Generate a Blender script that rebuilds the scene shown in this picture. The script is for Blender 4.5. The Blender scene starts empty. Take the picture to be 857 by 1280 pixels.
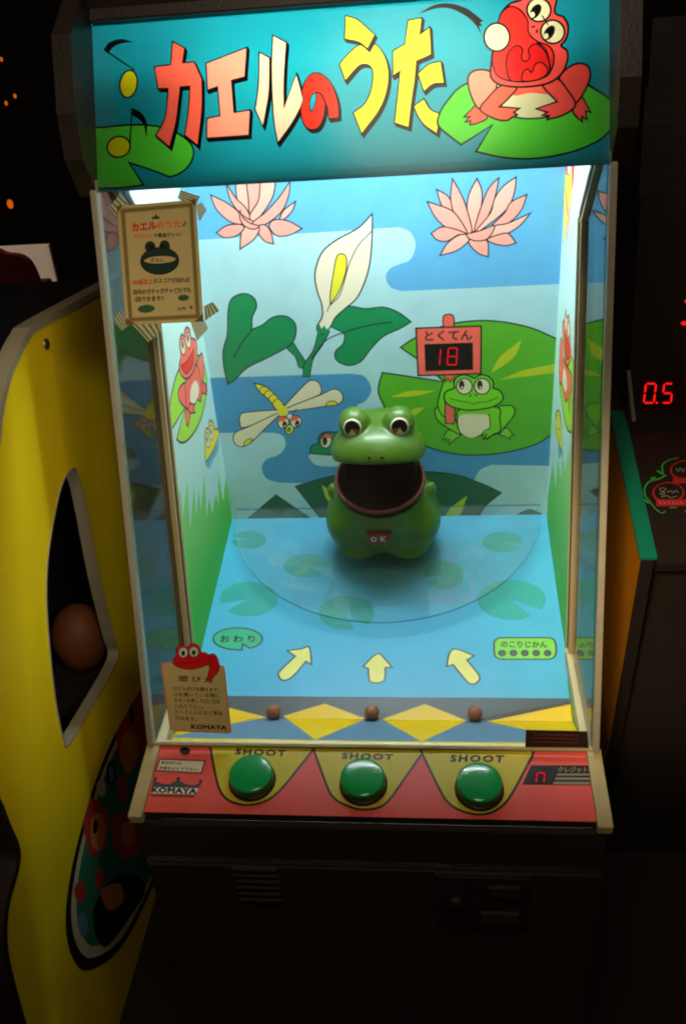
import bpy, bmesh, math, random
import numpy as np
from mathutils import Vector, Matrix
from mathutils.geometry import delaunay_2d_cdt
random.seed(4)
SC = bpy.context.scene
COL = SC.collection
# ------------------------------------------------------------------ camera
CAM = np.array([0.10384, -0.87370, 0.91100]); YAW, PIT, ROL, FPX = 0.126813, 0.548573, -0.081352, 1125.62
def _basis(a, b, c):
    Rz = np.array([[math.cos(a), -math.sin(a), 0], [math.sin(a), math.cos(a), 0], [0, 0, 1]])
    f0 = np.array([0, math.cos(b), -math.sin(b)]); u0 = np.array([0, math.sin(b), math.cos(b)]); r0 = np.array([1., 0, 0])
    return Rz @ (math.cos(c)*r0 + math.sin(c)*u0), Rz @ (-math.sin(c)*r0 + math.cos(c)*u0), Rz @ f0
CR, CU, CF = _basis(YAW, PIT, ROL)
cd = bpy.data.cameras.new('camera'); cam = bpy.data.objects.new('camera', cd); COL.objects.link(cam)
cd.sensor_fit = 'VERTICAL'; cd.sensor_height = 24.0; cd.lens = FPX/1280*24.0; cd.clip_start = .02; cd.clip_end = 60
cam.matrix_world = Matrix(((CR[0], CU[0], -CF[0], CAM[0]), (CR[1], CU[1], -CF[1], CAM[1]), (CR[2], CU[2], -CF[2], CAM[2]), (0, 0, 0, 1)))
SC.camera = cam
# ------------------------------------------------------------------ world, exposure, arcade lamps, added fills
w = bpy.data.worlds.new('World'); SC.world = w; w.use_nodes = True
w.node_tree.nodes['Background'].inputs[0].default_value = (1.0, .62, .42, 1)
w.node_tree.nodes['Background'].inputs[1].default_value = .035
SC.view_settings.view_transform = 'Standard'; SC.view_settings.look = 'None'
SC.view_settings.exposure = 0; SC.view_settings.gamma = 1; SC.view_settings.use_curve_mapping = False
SC.cycles.max_bounces = 10; SC.cycles.transparent_max_bounces = 24; SC.cycles.caustics_reflective = False; SC.cycles.caustics_refractive = False
SC.cycles.sample_clamp_indirect = 3; SC.cycles.pixel_filter_type = 'BLACKMAN_HARRIS'; SC.cycles.filter_width = 2.1
def lamp(name, kind, loc, aim, energy, color, **kw):
    d = bpy.data.lights.new(name, kind); d.energy = energy; d.color = color
    for k, v in kw.items(): setattr(d, k, v)
    o = bpy.data.objects.new(name, d); COL.objects.link(o); o.location = loc
    o.rotation_euler = (Vector(aim) - Vector(loc)).to_track_quat('-Z', 'Y').to_euler(); return o
lamp('arcade_spot', 'SPOT', (.62, -1.15, 1.25), (-.50, .08, .37), 70, (1.0, .86, .58), spot_size=math.radians(32), spot_blend=1.0, shadow_soft_size=.16)
lamp('overhead_fill', 'AREA', (.05, -.72, 1.95), (0, -.05, 0), 6.5, (1.0, .80, .54), shape='DISK', size=.5)  # added warm fill, set overhead to brighten the control panel
lamp('orange_side_fill', 'SPOT', (-.10, -1.30, 1.3), (.42, .33, -.04), 150, (1.0, .78, .45), spot_size=math.radians(17), spot_blend=1.0, shadow_soft_size=.08)  # added fill on the orange side, in place of the cabinet's glow
lamp('lounge_lamp', 'SPOT', (-1.7, 2.2, .95), (-1.72, 2.6, -.1), 22, (1.0, .82, .68), spot_size=math.radians(75), spot_blend=.6, shadow_soft_size=.05)
TUBE_STRENGTH = 200; SIGN_STRENGTH = 42
# ------------------------------------------------------------------ helpers: pixels of the survey photo -> points on a plane
def ray(x, y): return CF + CR*(x-428.5)/FPX - CU*(y-640)/FPX
class Plane:
    """o + a*u + b*v with a, b in millimetres"""
    def __init__(s, o, u, v):
        s.o = np.array(o, float); s.u = np.array(u, float)/np.linalg.norm(u); v = np.array(v, float)
        v = v - s.u*(v @ s.u); s.v = v/np.linalg.norm(v); s.n = np.cross(s.u, s.v)
    def px(s, pts):
        out = []
        for p in pts:
            d = ray(p[0], p[1]); t = ((s.o-CAM) @ s.n)/(d @ s.n); q = CAM + t*d - s.o
            out.append((q @ s.u*1000, q @ s.v*1000) + tuple(p[2:]))
        return out
    def w(s, a, b, n=0): return s.o + s.u*a/1000 + s.v*b/1000 + s.n*n/1000
    def W(s, ab, n=0):
        ab = np.asarray(ab, float); return s.o + np.outer(ab[:, 0], s.u)/1000 + np.outer(ab[:, 1], s.v)/1000 + s.n*n/1000
def K(x0, y0, sc):
    return lambda pts: [(x0+p[0]/sc, y0+p[1]/sc) + tuple(p[2:]) for p in pts]
# ------------------------------------------------------------------ materials
def lin(c):
    c = np.array(c, float)/255; return tuple(np.where(c <= .04045, c/12.92, ((c+.055)/1.055)**2.4)) + (1.0,)
MATS = {}
def newmat(name):
    m = bpy.data.materials.new(name); m.use_nodes = True; m.node_tree.nodes.clear(); MATS[name] = m
    return m, m.node_tree.nodes, m.node_tree.links
def pm(name, rgb, rough=.5, metal=0, spec=.5, mottle=.08, scale=60, bump=0, coat=0):
    if name in MATS: return MATS[name]
    m, N, L = newmat(name)
    o = N.new('ShaderNodeOutputMaterial'); b = N.new('ShaderNodeBsdfPrincipled'); L.new(b.outputs[0], o.inputs[0])
    b.inputs['Roughness'].default_value = rough; b.inputs['Metallic'].default_value = metal
    b.inputs['Specular IOR Level'].default_value = spec; b.inputs['Coat Weight'].default_value = coat; b.inputs['Coat Roughness'].default_value = .08
    tc = N.new('ShaderNodeTexCoord'); nz = N.new('ShaderNodeTexNoise'); nz.inputs['Scale'].default_value = scale; nz.inputs['Detail'].default_value = 4
    L.new(tc.outputs['Object'], nz.inputs['Vector'])
    c = lin(rgb); mx = N.new('ShaderNodeMix'); mx.data_type = 'RGBA'
    mx.inputs['A'].default_value = tuple(v*(1-mottle) for v in c[:3])+(1,); mx.inputs['B'].default_value = tuple(min(1, v*(1+mottle)) for v in c[:3])+(1,)
    L.new(nz.outputs[0], mx.inputs['Factor']); L.new(mx.outputs['Result'], b.inputs['Base Color'])
    rr = N.new('ShaderNodeMapRange'); rr.inputs['To Min'].default_value = max(0, rough-.08); rr.inputs['To Max'].default_value = min(1, rough+.08)
    L.new(nz.outputs[0], rr.inputs['Value']); L.new(rr.outputs[0], b.inputs['Roughness'])
    if bump:
        bp = N.new('ShaderNodeBump'); bp.inputs['Strength'].default_value = bump; bp.inputs['Distance'].default_value = .002
        L.new(nz.outputs[0], bp.inputs['Height']); L.new(bp.outputs[0], b.inputs['Normal'])
    return m
def backlit(name, rgb, trans=.8, gloss=True, film=1.0):
    m, N, L = newmat(name); o = N.new('ShaderNodeOutputMaterial')
    t = N.new('ShaderNodeBsdfTranslucent'); d = N.new('ShaderNodeBsdfDiffuse'); mx = N.new('ShaderNodeMixShader'); mx.inputs[0].default_value = 1-trans
    c = lin(rgb); t.inputs[0].default_value = tuple(v*film for v in c[:3])+(1,); d.inputs[0].default_value = c
    L.new(t.outputs[0], mx.inputs[1]); L.new(d.outputs[0], mx.inputs[2])
    if gloss:
        g = N.new('ShaderNodeBsdfGlossy'); g.inputs['Roughness'].default_value = .15; m2 = N.new('ShaderNodeMixShader'); f = N.new('ShaderNodeFresnel'); f.inputs[0].default_value = 1.3
        L.new(f.outputs[0], m2.inputs[0]); L.new(mx.outputs[0], m2.inputs[1]); L.new(g.outputs[0], m2.inputs[2]); L.new(m2.outputs[0], o.inputs[0])
    else: L.new(mx.outputs[0], o.inputs[0])
    return m
def emis(name, rgb, s):
    m, N, L = newmat(name); o = N.new('ShaderNodeOutputMaterial'); e = N.new('ShaderNodeEmission'); e.inputs[0].default_value = lin(rgb); e.inputs[1].default_value = s
    L.new(e.outputs[0], o.inputs[0]); return m
def glassm(name, tint, ior=1.5, rough=0.0, haze=0.0):
    m, N, L = newmat(name); o = N.new('ShaderNodeOutputMaterial')
    t = N.new('ShaderNodeBsdfTransparent'); t.inputs[0].default_value = tint+(1,)
    g = N.new('ShaderNodeBsdfGlossy'); g.inputs['Roughness'].default_value = rough
    lw = N.new('ShaderNodeLayerWeight'); lw.inputs[0].default_value = .5; f0 = ((ior-1)/(ior+1))**2
    pw = N.new('ShaderNodeMath'); pw.operation = 'POWER'; pw.inputs[1].default_value = 5; L.new(lw.outputs['Facing'], pw.inputs[0])
    f = N.new('ShaderNodeMath'); f.operation = 'MULTIPLY_ADD'; f.inputs[1].default_value = 1-f0; f.inputs[2].default_value = f0; L.new(pw.outputs[0], f.inputs[0]); mx = N.new('ShaderNodeMixShader')
    base = t
    if haze:
        d = N.new('ShaderNodeBsdfDiffuse'); d.inputs[0].default_value = (.7, .75, .75, 1); hz = N.new('ShaderNodeMixShader')
        tc = N.new('ShaderNodeTexCoord'); nz = N.new('ShaderNodeTexNoise'); nz.inputs['Scale'].default_value = 14; nz.inputs['Detail'].default_value = 6
        L.new(tc.outputs['Object'], nz.inputs['Vector']); mr = N.new('ShaderNodeMapRange'); mr.inputs['From Min'].default_value = .3; mr.inputs['From Max'].default_value = .75
        mr.inputs['To Min'].default_value = haze*.3; mr.inputs['To Max'].default_value = haze*1.7; L.new(nz.outputs[0], mr.inputs['Value']); L.new(mr.outputs[0], hz.inputs[0])
        L.new(t.outputs[0], hz.inputs[1]); L.new(d.outputs[0], hz.inputs[2]); base = hz
    L.new(f.outputs[0], mx.inputs[0]); L.new(base.outputs[0], mx.inputs[1]); L.new(g.outputs[0], mx.inputs[2]); L.new(mx.outputs[0], o.inputs[0]); return m
def grad(name, lo, hi, z0, z1):      # a printed vertical colour blend (grass and water artwork)
    m = pm(name, lo, .55, mottle=0); N, L = m.node_tree.nodes, m.node_tree.links
    b = [n for n in N if n.type == 'BSDF_PRINCIPLED'][0]
    ge = N.new('ShaderNodeNewGeometry'); sx = N.new('ShaderNodeSeparateXYZ'); mr = N.new('ShaderNodeMapRange'); mx = N.new('ShaderNodeMix'); mx.data_type = 'RGBA'
    mr.inputs['From Min'].default_value = z0; mr.inputs['From Max'].default_value = z1
    L.new(ge.outputs['Position'], sx.inputs[0]); L.new(sx.outputs[2], mr.inputs['Value']); L.new(mr.outputs[0], mx.inputs['Factor'])
    mx.inputs['A'].default_value = lin(lo); mx.inputs['B'].default_value = lin(hi); L.new(mx.outputs['Result'], b.inputs['Base Color']); return m
# inks: pr_ = matt print on board, mq_ = backlit film, pp_ = paper seen against the light
INK = dict(ink=(28, 30, 32), pale=(180, 220, 228), blue=(98, 172, 220), blue2=(72, 148, 198), teal=(0, 120, 110), pad=(88, 170, 42), paddark=(26, 92, 60), pady=(190, 200, 40),
           leaf=(18, 130, 78), petal=(255, 162, 148), petal2=(255, 178, 162), cream=(240, 226, 188), calla=(248, 232, 204), yellow=(240, 222, 60), red=(226, 46, 34), salmon=(255, 104, 88),
           salmon2=(255, 128, 104), frog=(118, 206, 40), white=(240, 238, 225), lime=(168, 216, 66), fyellow=(238, 216, 44), black=(10, 10, 11), fblue=(74, 176, 218), fpad=(52, 162, 160),
           arrow=(240, 230, 128), olime=(128, 206, 70), oteal=(60, 176, 138), grey=(70, 78, 84), bgrey=(104, 138, 168), wedge=(244, 200, 6), cpred=(242, 98, 92), cpyel=(212, 198, 52), navy=(30, 40, 90), steel=(62, 88, 104), brown=(140, 70, 50), silver=(150, 140, 125))
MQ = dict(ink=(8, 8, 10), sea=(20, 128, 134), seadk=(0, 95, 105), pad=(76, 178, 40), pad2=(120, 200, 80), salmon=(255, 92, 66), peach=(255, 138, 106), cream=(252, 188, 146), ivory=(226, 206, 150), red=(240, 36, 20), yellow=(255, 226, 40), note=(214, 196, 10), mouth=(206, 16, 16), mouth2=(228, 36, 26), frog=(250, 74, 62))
PP = dict(paper=(206, 176, 116), ink=(40, 30, 22), brown=(120, 92, 36), red=(220, 40, 16), orange=(235, 110, 30), green=(60, 96, 60), dkgreen=(44, 62, 50), pink=(240, 110, 90), salmon=(214, 30, 28), cream=(240, 226, 190), tape=(226, 214, 172), tapedk=(150, 116, 52))
def M(n):
    if n in MATS: return MATS[n]
    k, _, c = n.partition('_')
    if k == 'pr': return pm(n, INK[c], .40, spec=.4, mottle=.11, scale=22)
    if k == 'mq': return backlit(n, MQ[c], .82, film=.29)
    if n in ('pp_tape', 'pp_tapedk', 'pp_cream'): return backlit(n, PP[c], .6, False)
    if k == 'pp': return backlit(n, PP[c], .22, False)
    raise KeyError(n)
pm('cab_black', (50, 39, 34), .5, bump=.25, scale=220); pm('hood_black', (42, 34, 30), .45, bump=.2, scale=220)
pm('metal', (196, 190, 172), .38, .55); pm('metal_warm', (178, 160, 122), .42, .0); pm('edge_beige', (196, 184, 140), .45, .15); pm('groove', (58, 48, 36), .6)
pm('white_board', (225, 228, 226), .6); pm('frog_green', (70, 106, 14), .38, spec=.45, mottle=.2, scale=18, coat=.08); pm('frog_light', (140, 190, 40), .3, coat=.25)
pm('mouth_dark', (34, 10, 10), .7); pm('lip_red', (88, 16, 18), .45); pm('eye_white', (228, 216, 196), .3); pm('eye_black', (8, 8, 9), .2); pm('eye_glint', (150, 80, 24), .4)
pm('badge_red', (120, 24, 30), .5); pm('wood_ball', (150, 92, 62), .55, mottle=.25, scale=90); pm('btn_green', (0, 168, 84), .16, spec=.6, mottle=.06, coat=.6); pm('btn_skirt', (4, 92, 46), .3)
pm('btn_base', (12, 12, 12), .4); pm('panel_yellow', (236, 204, 24), .38, mottle=.12, scale=9, spec=.5); pm('tmold_grey', (150, 142, 122), .45); pm('screw', (120, 112, 92), .35, .8)
pm('panel_orange', (236, 148, 10), .5, mottle=.06, scale=12); pm('tmold_teal', (16, 128, 106), .4); pm('mach_black', (38, 31, 30), .42, bump=.15, scale=200); pm('mach_navy', (26, 28, 38), .4)
pm('capsule_orange', (104, 54, 18), .65, mottle=.35, scale=22); pm('tube_green', (18, 84, 26), .3); pm('label_dark', (44, 22, 20), .4); pm('label_line', (84, 44, 36), .5)
pm('carpet', (34, 22, 22), .95, mottle=.4, scale=300, bump=.5); pm('arcade_wall_paint', (26, 22, 22), .8); pm('white_paint', (224, 214, 200), .6); pm('redwood', (120, 44, 26), .35, mottle=.3, scale=14); pm('dark_wood', (60, 28, 18), .4)
pm('art_maroon', (176, 52, 38), .5); pm('art_brown', (206, 122, 62), .5); pm('art_green', (40, 112, 86), .5); pm('art_rim', (196, 186, 150), .5); pm('art_black', (12, 12, 12), .5); pm('art_blue', (90, 130, 150), .5)
pm('pink_foil', (255, 196, 176), .3, .3, bump=.8, scale=26); pm('drink_red', (196, 40, 44), .4); pm('vine_green', (60, 196, 76), .4); pm('drink_grey', (140, 136, 130), .4)
emis('led_red', (255, 18, 30), .85); emis('led_dim', (255, 20, 20), 1.3); emis('tube_glow', (238, 253, 255), TUBE_STRENGTH); emis('tube_sign', (240, 255, 248), SIGN_STRENGTH); emis('bulb_orange', (255, 110, 20), .6); emis('led_blue', (36, 50, 255), .7); emis('led_white', (235, 240, 255), 2.0)
glassm('glass_clear', (.985, .992, .99), 1.45, haze=.012); glassm('glass_side', (.82, .85, .84), 1.42); glassm('acrylic', (.96, .98, .975), 1.68, haze=.025); glassm('acrylic_edge', (.45, .52, .52), 1.5)
pm('tape_clear', (200, 180, 140), .4)
# ------------------------------------------------------------------ object builders
ORG = {}
def mk(name, V, F, mats, idx=None, parent=None, smooth=False, origin=None):
    V = np.asarray(V, float)
    if origin is None:
        lo, hi = V.min(0), V.max(0); origin = np.array([(lo[0]+hi[0])/2, (lo[1]+hi[1])/2, lo[2]])
    origin = np.array(origin, float)
    me = bpy.data.meshes.new(name); me.from_pydata([tuple(v) for v in V-origin], [], [tuple(f) for f in F])
    for m in mats: me.materials.append(MATS[m] if m in MATS else M(m))
    if idx is not None: me.polygons.foreach_set('material_index', np.asarray(idx, dtype=np.int32))
    if smooth: me.polygons.foreach_set('use_smooth', [True]*len(me.polygons))
    me.update(); o = bpy.data.objects.new(name, me); COL.objects.link(o); ORG[o.name] = origin
    if parent is not None: o.parent = parent; o.location = Vector(origin - ORG[parent.name])
    else: o.location = Vector(origin)
    return o
def root(name, loc, label, cat, group=None):
    o = bpy.data.objects.new(name, None); o.empty_display_size = .05; COL.objects.link(o); o.location = loc; ORG[o.name] = np.array(loc, float); return tag(o, label, cat, group)
def tag(o, label, cat, group=None):
    o['label'] = label; o['category'] = cat
    if group: o['group'] = group
    return o
def struct(o): o['kind'] = 'structure'; return o
def bmdata(bm):
    bm.verts.index_update(); V = np.array([v.co[:] for v in bm.verts]); F = [tuple(v.index for v in f.verts) for f in bm.faces]; bm.free(); return V, F
def boxd(c, size, R=None, bev=.0015):
    bm = bmesh.new(); bmesh.ops.create_cube(bm, size=1)
    for v in bm.verts: v.co = Vector((v.co.x*size[0], v.co.y*size[1], v.co.z*size[2]))
    if bev: bmesh.ops.bevel(bm, geom=bm.edges[:], offset=min(bev, min(size)*.4), segments=2, affect='EDGES')
    V, F = bmdata(bm)
    if R is not None: V = V @ np.array(R).T
    return V + np.array(c), F
def rotx(a): return np.array([[1, 0, 0], [0, math.cos(a), -math.sin(a)], [0, math.sin(a), math.cos(a)]])
def barb(p, q, wx, wn, nrm=(1, 0, 0), bev=.001):   # straight bar from p to q: wx across nrm, wn across the other side
    p, q = np.array(p, float), np.array(q, float); d = q-p; L = np.linalg.norm(d); d = d/L; x = np.array(nrm, float); x -= d*(x @ d); x /= np.linalg.norm(x); y = np.cross(d, x)
    return boxd((p+q)/2, (wx, wn, L), np.array([x, y, d]).T, bev)
def join(parts):
    V, F, n = [], [], 0
    for v, f in parts:
        V.append(v); F += [tuple(i+n for i in g) for g in f]; n += len(v)
    return np.vstack(V), F
def lathe(prof, c, axis=(0, 0, 1), seg=40, xdir=None):
    a = np.array(axis, float); a /= np.linalg.norm(a); x = np.cross(a, (0.3, 1, 0.2)) if xdir is None else np.array(xdir, float); x -= a*(x @ a); x /= np.linalg.norm(x); y = np.cross(a, x)
    V, F = [], []
    for r, h in prof:
        for k in range(seg):
            t = 2*math.pi*k/seg; V.append(np.array(c)+a*h+(x*math.cos(t)+y*math.sin(t))*max(r, 1e-5))
    for i in range(len(prof)-1):
        for k in range(seg): F.append((i*seg+k, i*seg+(k+1) % seg, (i+1)*seg+(k+1) % seg, (i+1)*seg+k))
    return np.array(V), F
def tubed(path, r, seg=8):
    P = [np.array(p, float) for p in path]; V, F = [], []; up = np.array([0.13, .21, .97])
    for i, p in enumerate(P):
        d = P[min(i+1, len(P)-1)]-P[max(i-1, 0)]; d /= np.linalg.norm(d); x = np.cross(d, up); x /= np.linalg.norm(x); y = np.cross(d, x)
        for k in range(seg): t = 2*math.pi*k/seg; V.append(p+(x*math.cos(t)+y*math.sin(t))*r)
    for i in range(len(P)-1):
        for k in range(seg): F.append((i*seg+k, i*seg+(k+1) % seg, (i+1)*seg+(k+1) % seg, (i+1)*seg+k))
    F.append(tuple(range(seg))[::-1]); F.append(tuple((len(P)-1)*seg+k for k in range(seg))); return np.array(V), F
# ------------------------------------------------------------------ flat print: curves and sheets
def smooth(pts, closed=True, n=5):
    P = [np.array(p[:2], float) for p in pts]; C = [len(p) > 2 for p in pts]; N = len(P); out = []
    for i in range(N if closed else N-1):
        p1, p2 = P[i], P[(i+1) % N]
        if C[i] and C[(i+1) % N]: out.append(p1); continue
        p0 = P[i-1] if (closed or i > 0) and not C[i] else 2*p1-p2
        p3 = P[(i+2) % N] if (closed or i+2 < N) and not C[(i+1) % N] else 2*p2-p1
        for k in range(n):
            t = k/n; out.append(.5*(2*p1+(p2-p0)*t+(2*p0-5*p1+4*p2-p3)*t*t+(3*p1-p0-3*p2+p3)*t**3))
    if not closed: out.append(P[-1])
    return np.array(out)
def area(P): x, y = P[:, 0], P[:, 1]; return .5*np.sum(x*np.roll(y, -1)-y*np.roll(x, -1))
def offset(P, d):
    P = np.asarray(P, float)
    if area(P) < 0: P = P[::-1]
    keep = np.linalg.norm(P-np.roll(P, 1, 0), axis=1) > 1e-4; P = P[keep]
    e = np.roll(P, -1, 0)-P; e /= np.linalg.norm(e, axis=1)[:, None]; nr = np.stack([e[:, 1], -e[:, 0]], 1); n0 = np.roll(nr, 1, 0)
    m = nr+n0; L = np.linalg.norm(m, axis=1)[:, None]; m = np.where(L > 1e-6, m/np.maximum(L, 1e-6), nr)
    cs = np.clip(np.sum(m*nr, 1), .42, 1)[:, None]; return P+m*d/cs
def ribbon(P, w0, w1=None):
    P = np.asarray(P, float); w1 = w0 if w1 is None else w1; t = np.gradient(P, axis=0); t /= np.maximum(np.linalg.norm(t, axis=1), 1e-9)[:, None]
    nr = np.stack([-t[:, 1], t[:, 0]], 1); ww = np.linspace(w0, w1, len(P))[:, None]/2; return np.vstack([P+nr*ww, (P-nr*ww)[::-1]])
def ell(cx, cy, rx, ry, rot=0, n=28):
    t = np.linspace(0, 2*math.pi, n, endpoint=False); x, y = rx*np.cos(t), ry*np.sin(t); a = math.radians(rot)
    return list(zip(cx+x*math.cos(a)-y*math.sin(a), cy+x*math.sin(a)+y*math.cos(a)))
def wind(P, Q):
    s = np.zeros(len(Q), int)
    for a, b in zip(P, np.roll(P, -1, 0)):
        up = (a[1] <= Q[:, 1]) & (b[1] > Q[:, 1]); dn = (a[1] > Q[:, 1]) & (b[1] <= Q[:, 1])
        if not (up.any() or dn.any()): continue
        cr = (b[0]-a[0])*(Q[:, 1]-a[1])-(Q[:, 0]-a[0])*(b[1]-a[1]); s += (up & (cr > 0)).astype(int)-(dn & (cr < 0)).astype(int)
    return s
_tc = bpy.data.curves.new('lettering_source', 'FONT'); _tc.fill_mode = 'NONE'; _tc.resolution_u = 2; _to = bpy.data.objects.new('lettering_source', _tc)
def glyphs(s, spacing=1.0, res=2):
    COL.objects.link(_to); _tc.body = s; _tc.resolution_u = res; _tc.space_character = spacing
    dg = bpy.context.evaluated_depsgraph_get(); dg.update(); ev = _to.evaluated_get(dg); me = ev.to_mesh()
    co = np.array([v.co[:2] for v in me.vertices]); nb = {}
    for e in me.edges:
        a, b = e.vertices; nb.setdefault(a, []).append(b); nb.setdefault(b, []).append(a)
    seen, loops = set(), []
    for st in range(len(co)):
        if st in seen or st not in nb: continue
        lp = [st]; seen.add(st); cur = st
        while True:
            nx = [q for q in nb[cur] if q not in seen]
            if not nx: break
            q = nx[0] if len(nx) == 1 else min(nx, key=lambda q: abs(q-cur)); seen.add(q); lp.append(q); cur = q
        if len(lp) > 2:
            if lp[1] < lp[0] and lp[1] != lp[0]-1 or (len(lp) > 2 and lp[1] == lp[0]-1): lp = lp[::-1]
            lp = sorted(lp); loops.append(co[lp])
    ev.to_mesh_clear(); COL.objects.unlink(_to); return loops
class Sheet:
    def __init__(s, plane, base_px=None, base_mat='pr_pale', base_mm=None):
        s.pl = plane; s.S = []; s.base = np.array(base_mm if base_mm is not None else [q[:2] for q in plane.px(base_px)], float); s.S.append(([s.base], base_mat, None)); s.tag = None
    def raw(s, loops, mat): s.S.append(([np.asarray(l, float) for l in loops], mat, s.tag))
    def mm(s, pts): return smooth(s.pl.px(pts))
    def fill(s, pts, mat, line=0, ink='ink'):
        P = s.mm(pts); line *= s.lw
        if line: s.raw([offset(P, line/2)], s.pre+ink); P = offset(P, -line/2)
        s.raw([P], mat)
    def poly(s, pts, mat, line=0): s.fill([tuple(p[:2])+(1,) for p in pts], mat, line)
    def oval(s, cx, cy, rx, ry, mat, line=0, rot=0, k=None):
        p = ell(cx, cy, rx, ry, rot); s.fill(k(p) if k else p, mat, line)
    def stroke(s, pts, w0, w1=None, mat=None): s.raw([ribbon(smooth(s.pl.px(pts), False), w0*s.lw, w1)], mat or s.pre+'ink')
    def text(s, body, tl, tr, bl, mat, bold=0, spacing=1.0, res=2):
        L = glyphs(body, spacing, res); A = np.vstack(L); lo, hi = A.min(0), A.max(0)
        q = np.array([c[:2] for c in s.pl.px([tl, tr, bl])])
        Ps = []
        for l in L:
            t = (l-lo)/(hi-lo); Ps.append(q[2]+np.outer(t[:, 0], q[1]-q[0])+np.outer(t[:, 1], q[0]-q[2]))
        if bold:
            ins = [sum(wind(Q, P[:1])[0] != 0 for j, Q in enumerate(Ps) if j != i) % 2 for i, P in enumerate(Ps)]
            Ps = [offset(P, -bold if h else bold) for P, h in zip(Ps, ins)]
        out = Ps
        s.raw(out, mat)
    def build(s, name, parent, child_names=None, off=0):
        V, E = [], []
        for loops, m, t in s.S:
            for l in loops:
                n = len(V); V += [Vector((float(p[0]), float(p[1]))) for p in l]; E += [(n+i, n+(i+1) % len(l)) for i in range(len(l))]
        v2, _, f2, *_ = delaunay_2d_cdt(V, E, [], 0, 1e-4)
        A = np.array([v[:] for v in v2]); T = np.array([f[:3] for f in f2]); Q = A[T].mean(1); top = np.full(len(Q), -1)
        for i, (loops, m, t) in enumerate(s.S):
            al = np.vstack(loops); lo, hi = al.min(0), al.max(0); c = np.where((Q >= lo).all(1) & (Q <= hi).all(1))[0]
            if not len(c): continue
            if i and len(loops) > 1:
                wn = np.zeros(len(c), int)
                for l in loops: wn ^= (wind(l, Q[c]) != 0)
                ins = wn != 0
            else: ins = sum(wind(l, Q[c]) for l in loops) != 0
            c = c[ins]
            if i: c = c[top[c] >= 0]
            top[c] = i
        ok = top >= 0; groups = {}
        for f, i in zip(T[ok], top[ok]): groups.setdefault(s.S[i][2], []).append((f, i))
        W3 = s.pl.W(A, off); base = None
        for tg in [None]+[g for g in groups if g is not None]:
            if tg not in groups: continue
            fl = np.array([f for f, _ in groups[tg]]); mi = [s.S[i][1] for _, i in groups[tg]]; names = sorted(set(mi)); us, inv = np.unique(fl, return_inverse=True)
            o = mk(name if tg is None else tg.split('#')[0], W3[us], inv.reshape(fl.shape), names, [names.index(m) for m in mi], parent if tg is None else base)
            if tg is None: base = o
        return base
def slab(plane, outline, holes, thick, inset=0):   # solid board from mm outline, front face on the plane, thickness to the back
    V, E = [], []
    for l in [outline]+holes:
        n = len(V); V += [Vector((float(p[0]), float(p[1]))) for p in l]; E += [(n+i, n+(i+1) % len(l)) for i in range(len(l))]
    v2, _, f2, *_ = delaunay_2d_cdt(V, E, [], 0, 1e-4); A = np.array([v[:] for v in v2]); T = [f[:3] for f in f2]
    Q = np.array([A[list(f)].mean(0) for f in T]); ok = wind(np.asarray(outline), Q) != 0
    for h in holes: ok &= wind(np.asarray(h), Q) == 0
    T = [f for f, k in zip(T, ok) if k]; n = len(A); W3 = np.vstack([plane.W(A, 0), plane.W(A, -thick)])
    F = list(T)+[(f[2]+n, f[1]+n, f[0]+n) for f in T]; cnt = {}
    for f in T:
        for a, b in ((f[0], f[1]), (f[1], f[2]), (f[2], f[0])): cnt[(a, b)] = 1
    side = [(a, b) for a, b in cnt if (b, a) not in cnt]; F += [(b, a, a+n, b+n) for a, b in side]; return W3, F, len(T)*2
# ------------------------------------------------------------------ survey of the place (metres; z = 0 at the foot of the sloping front glass)
HW, TG, DB, GZ = .30, .3036, .5864, -.68        # half width, glass tilt, back wall depth, ground
FS = .183                                       # the playfield falls towards the player
def floor_z(y): return (y-DB)*FS
gdir = np.array([0, math.sin(TG), math.cos(TG)])
# ------------------------------------------------------------------ the setting
V, F = boxd((0, 1.0, GZ-.05), (9, 9, .1), bev=0); struct(mk('floor', V, F, ['carpet']))
V, F = boxd((0, 4.6, 1.2), (9, .1, 3.8), bev=0); struct(mk('back_wall', V, F, ['arcade_wall_paint']))
# ------------------------------------------------------------------ the game cabinet
CAB = root('game_cabinet', (0, .25, GZ), 'lit frog ball game cabinet with teal title sign, glass case and three green buttons', 'arcade game')
def part(name, VF, mat, parent=CAB, smooth=False): return mk(name, VF[0], VF[1], [mat], None, parent, smooth)
# --- backlit title sign
PMQ = Plane((0, .2175, .694), (1, 0, 0), (0, math.sin(.5), math.cos(.5)))
class MSheet(Sheet): pre = 'mq_'; lw = 1.35
class PSheet(Sheet): pre = 'pr_'; lw = 1.6
class ASheet(Sheet): pre = 'pp_'; lw = 1.0
m = MSheet(PMQ, base_mm=[(-300, 0), (300, 0), (300, 196), (-300, 196)], base_mat='mq_sea')
m1, m2, m3, m4, c1 = K(110, 30, 4.285), K(300, 10, 6.121), K(410, 0, 4.285), K(560, 0, 3.895), K(60, 0, 2.1425)
m.tag = 'lily_pad_print'
m.fill(m1([(-40, 575), (80, 555), (180, 543), (300, 540), (385, 552), (480, 585), (545, 635), (566, 690), (545, 752), (500, 795), (440, 820, 1), (330, 778), (220, 743, 1), (298, 862, 1), (180, 877), (60, 880), (-40, 880)]), 'mq_pad', 1.6)
m.tag = 'music_note_print'
m.oval(218, 321, 46, 74, 'mq_note', 1.5, 8, m1); m.stroke(m1([(250, 247), (180, 200), (92, 140)]), 1.4)
m.fill(m1([(82, 140, 1), (115, 98), (180, 80), (247, 98, 1), (190, 102), (140, 122), (108, 158, 1)]), 'mq_ink')
m.tag = 'music_note_print#b'
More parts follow.
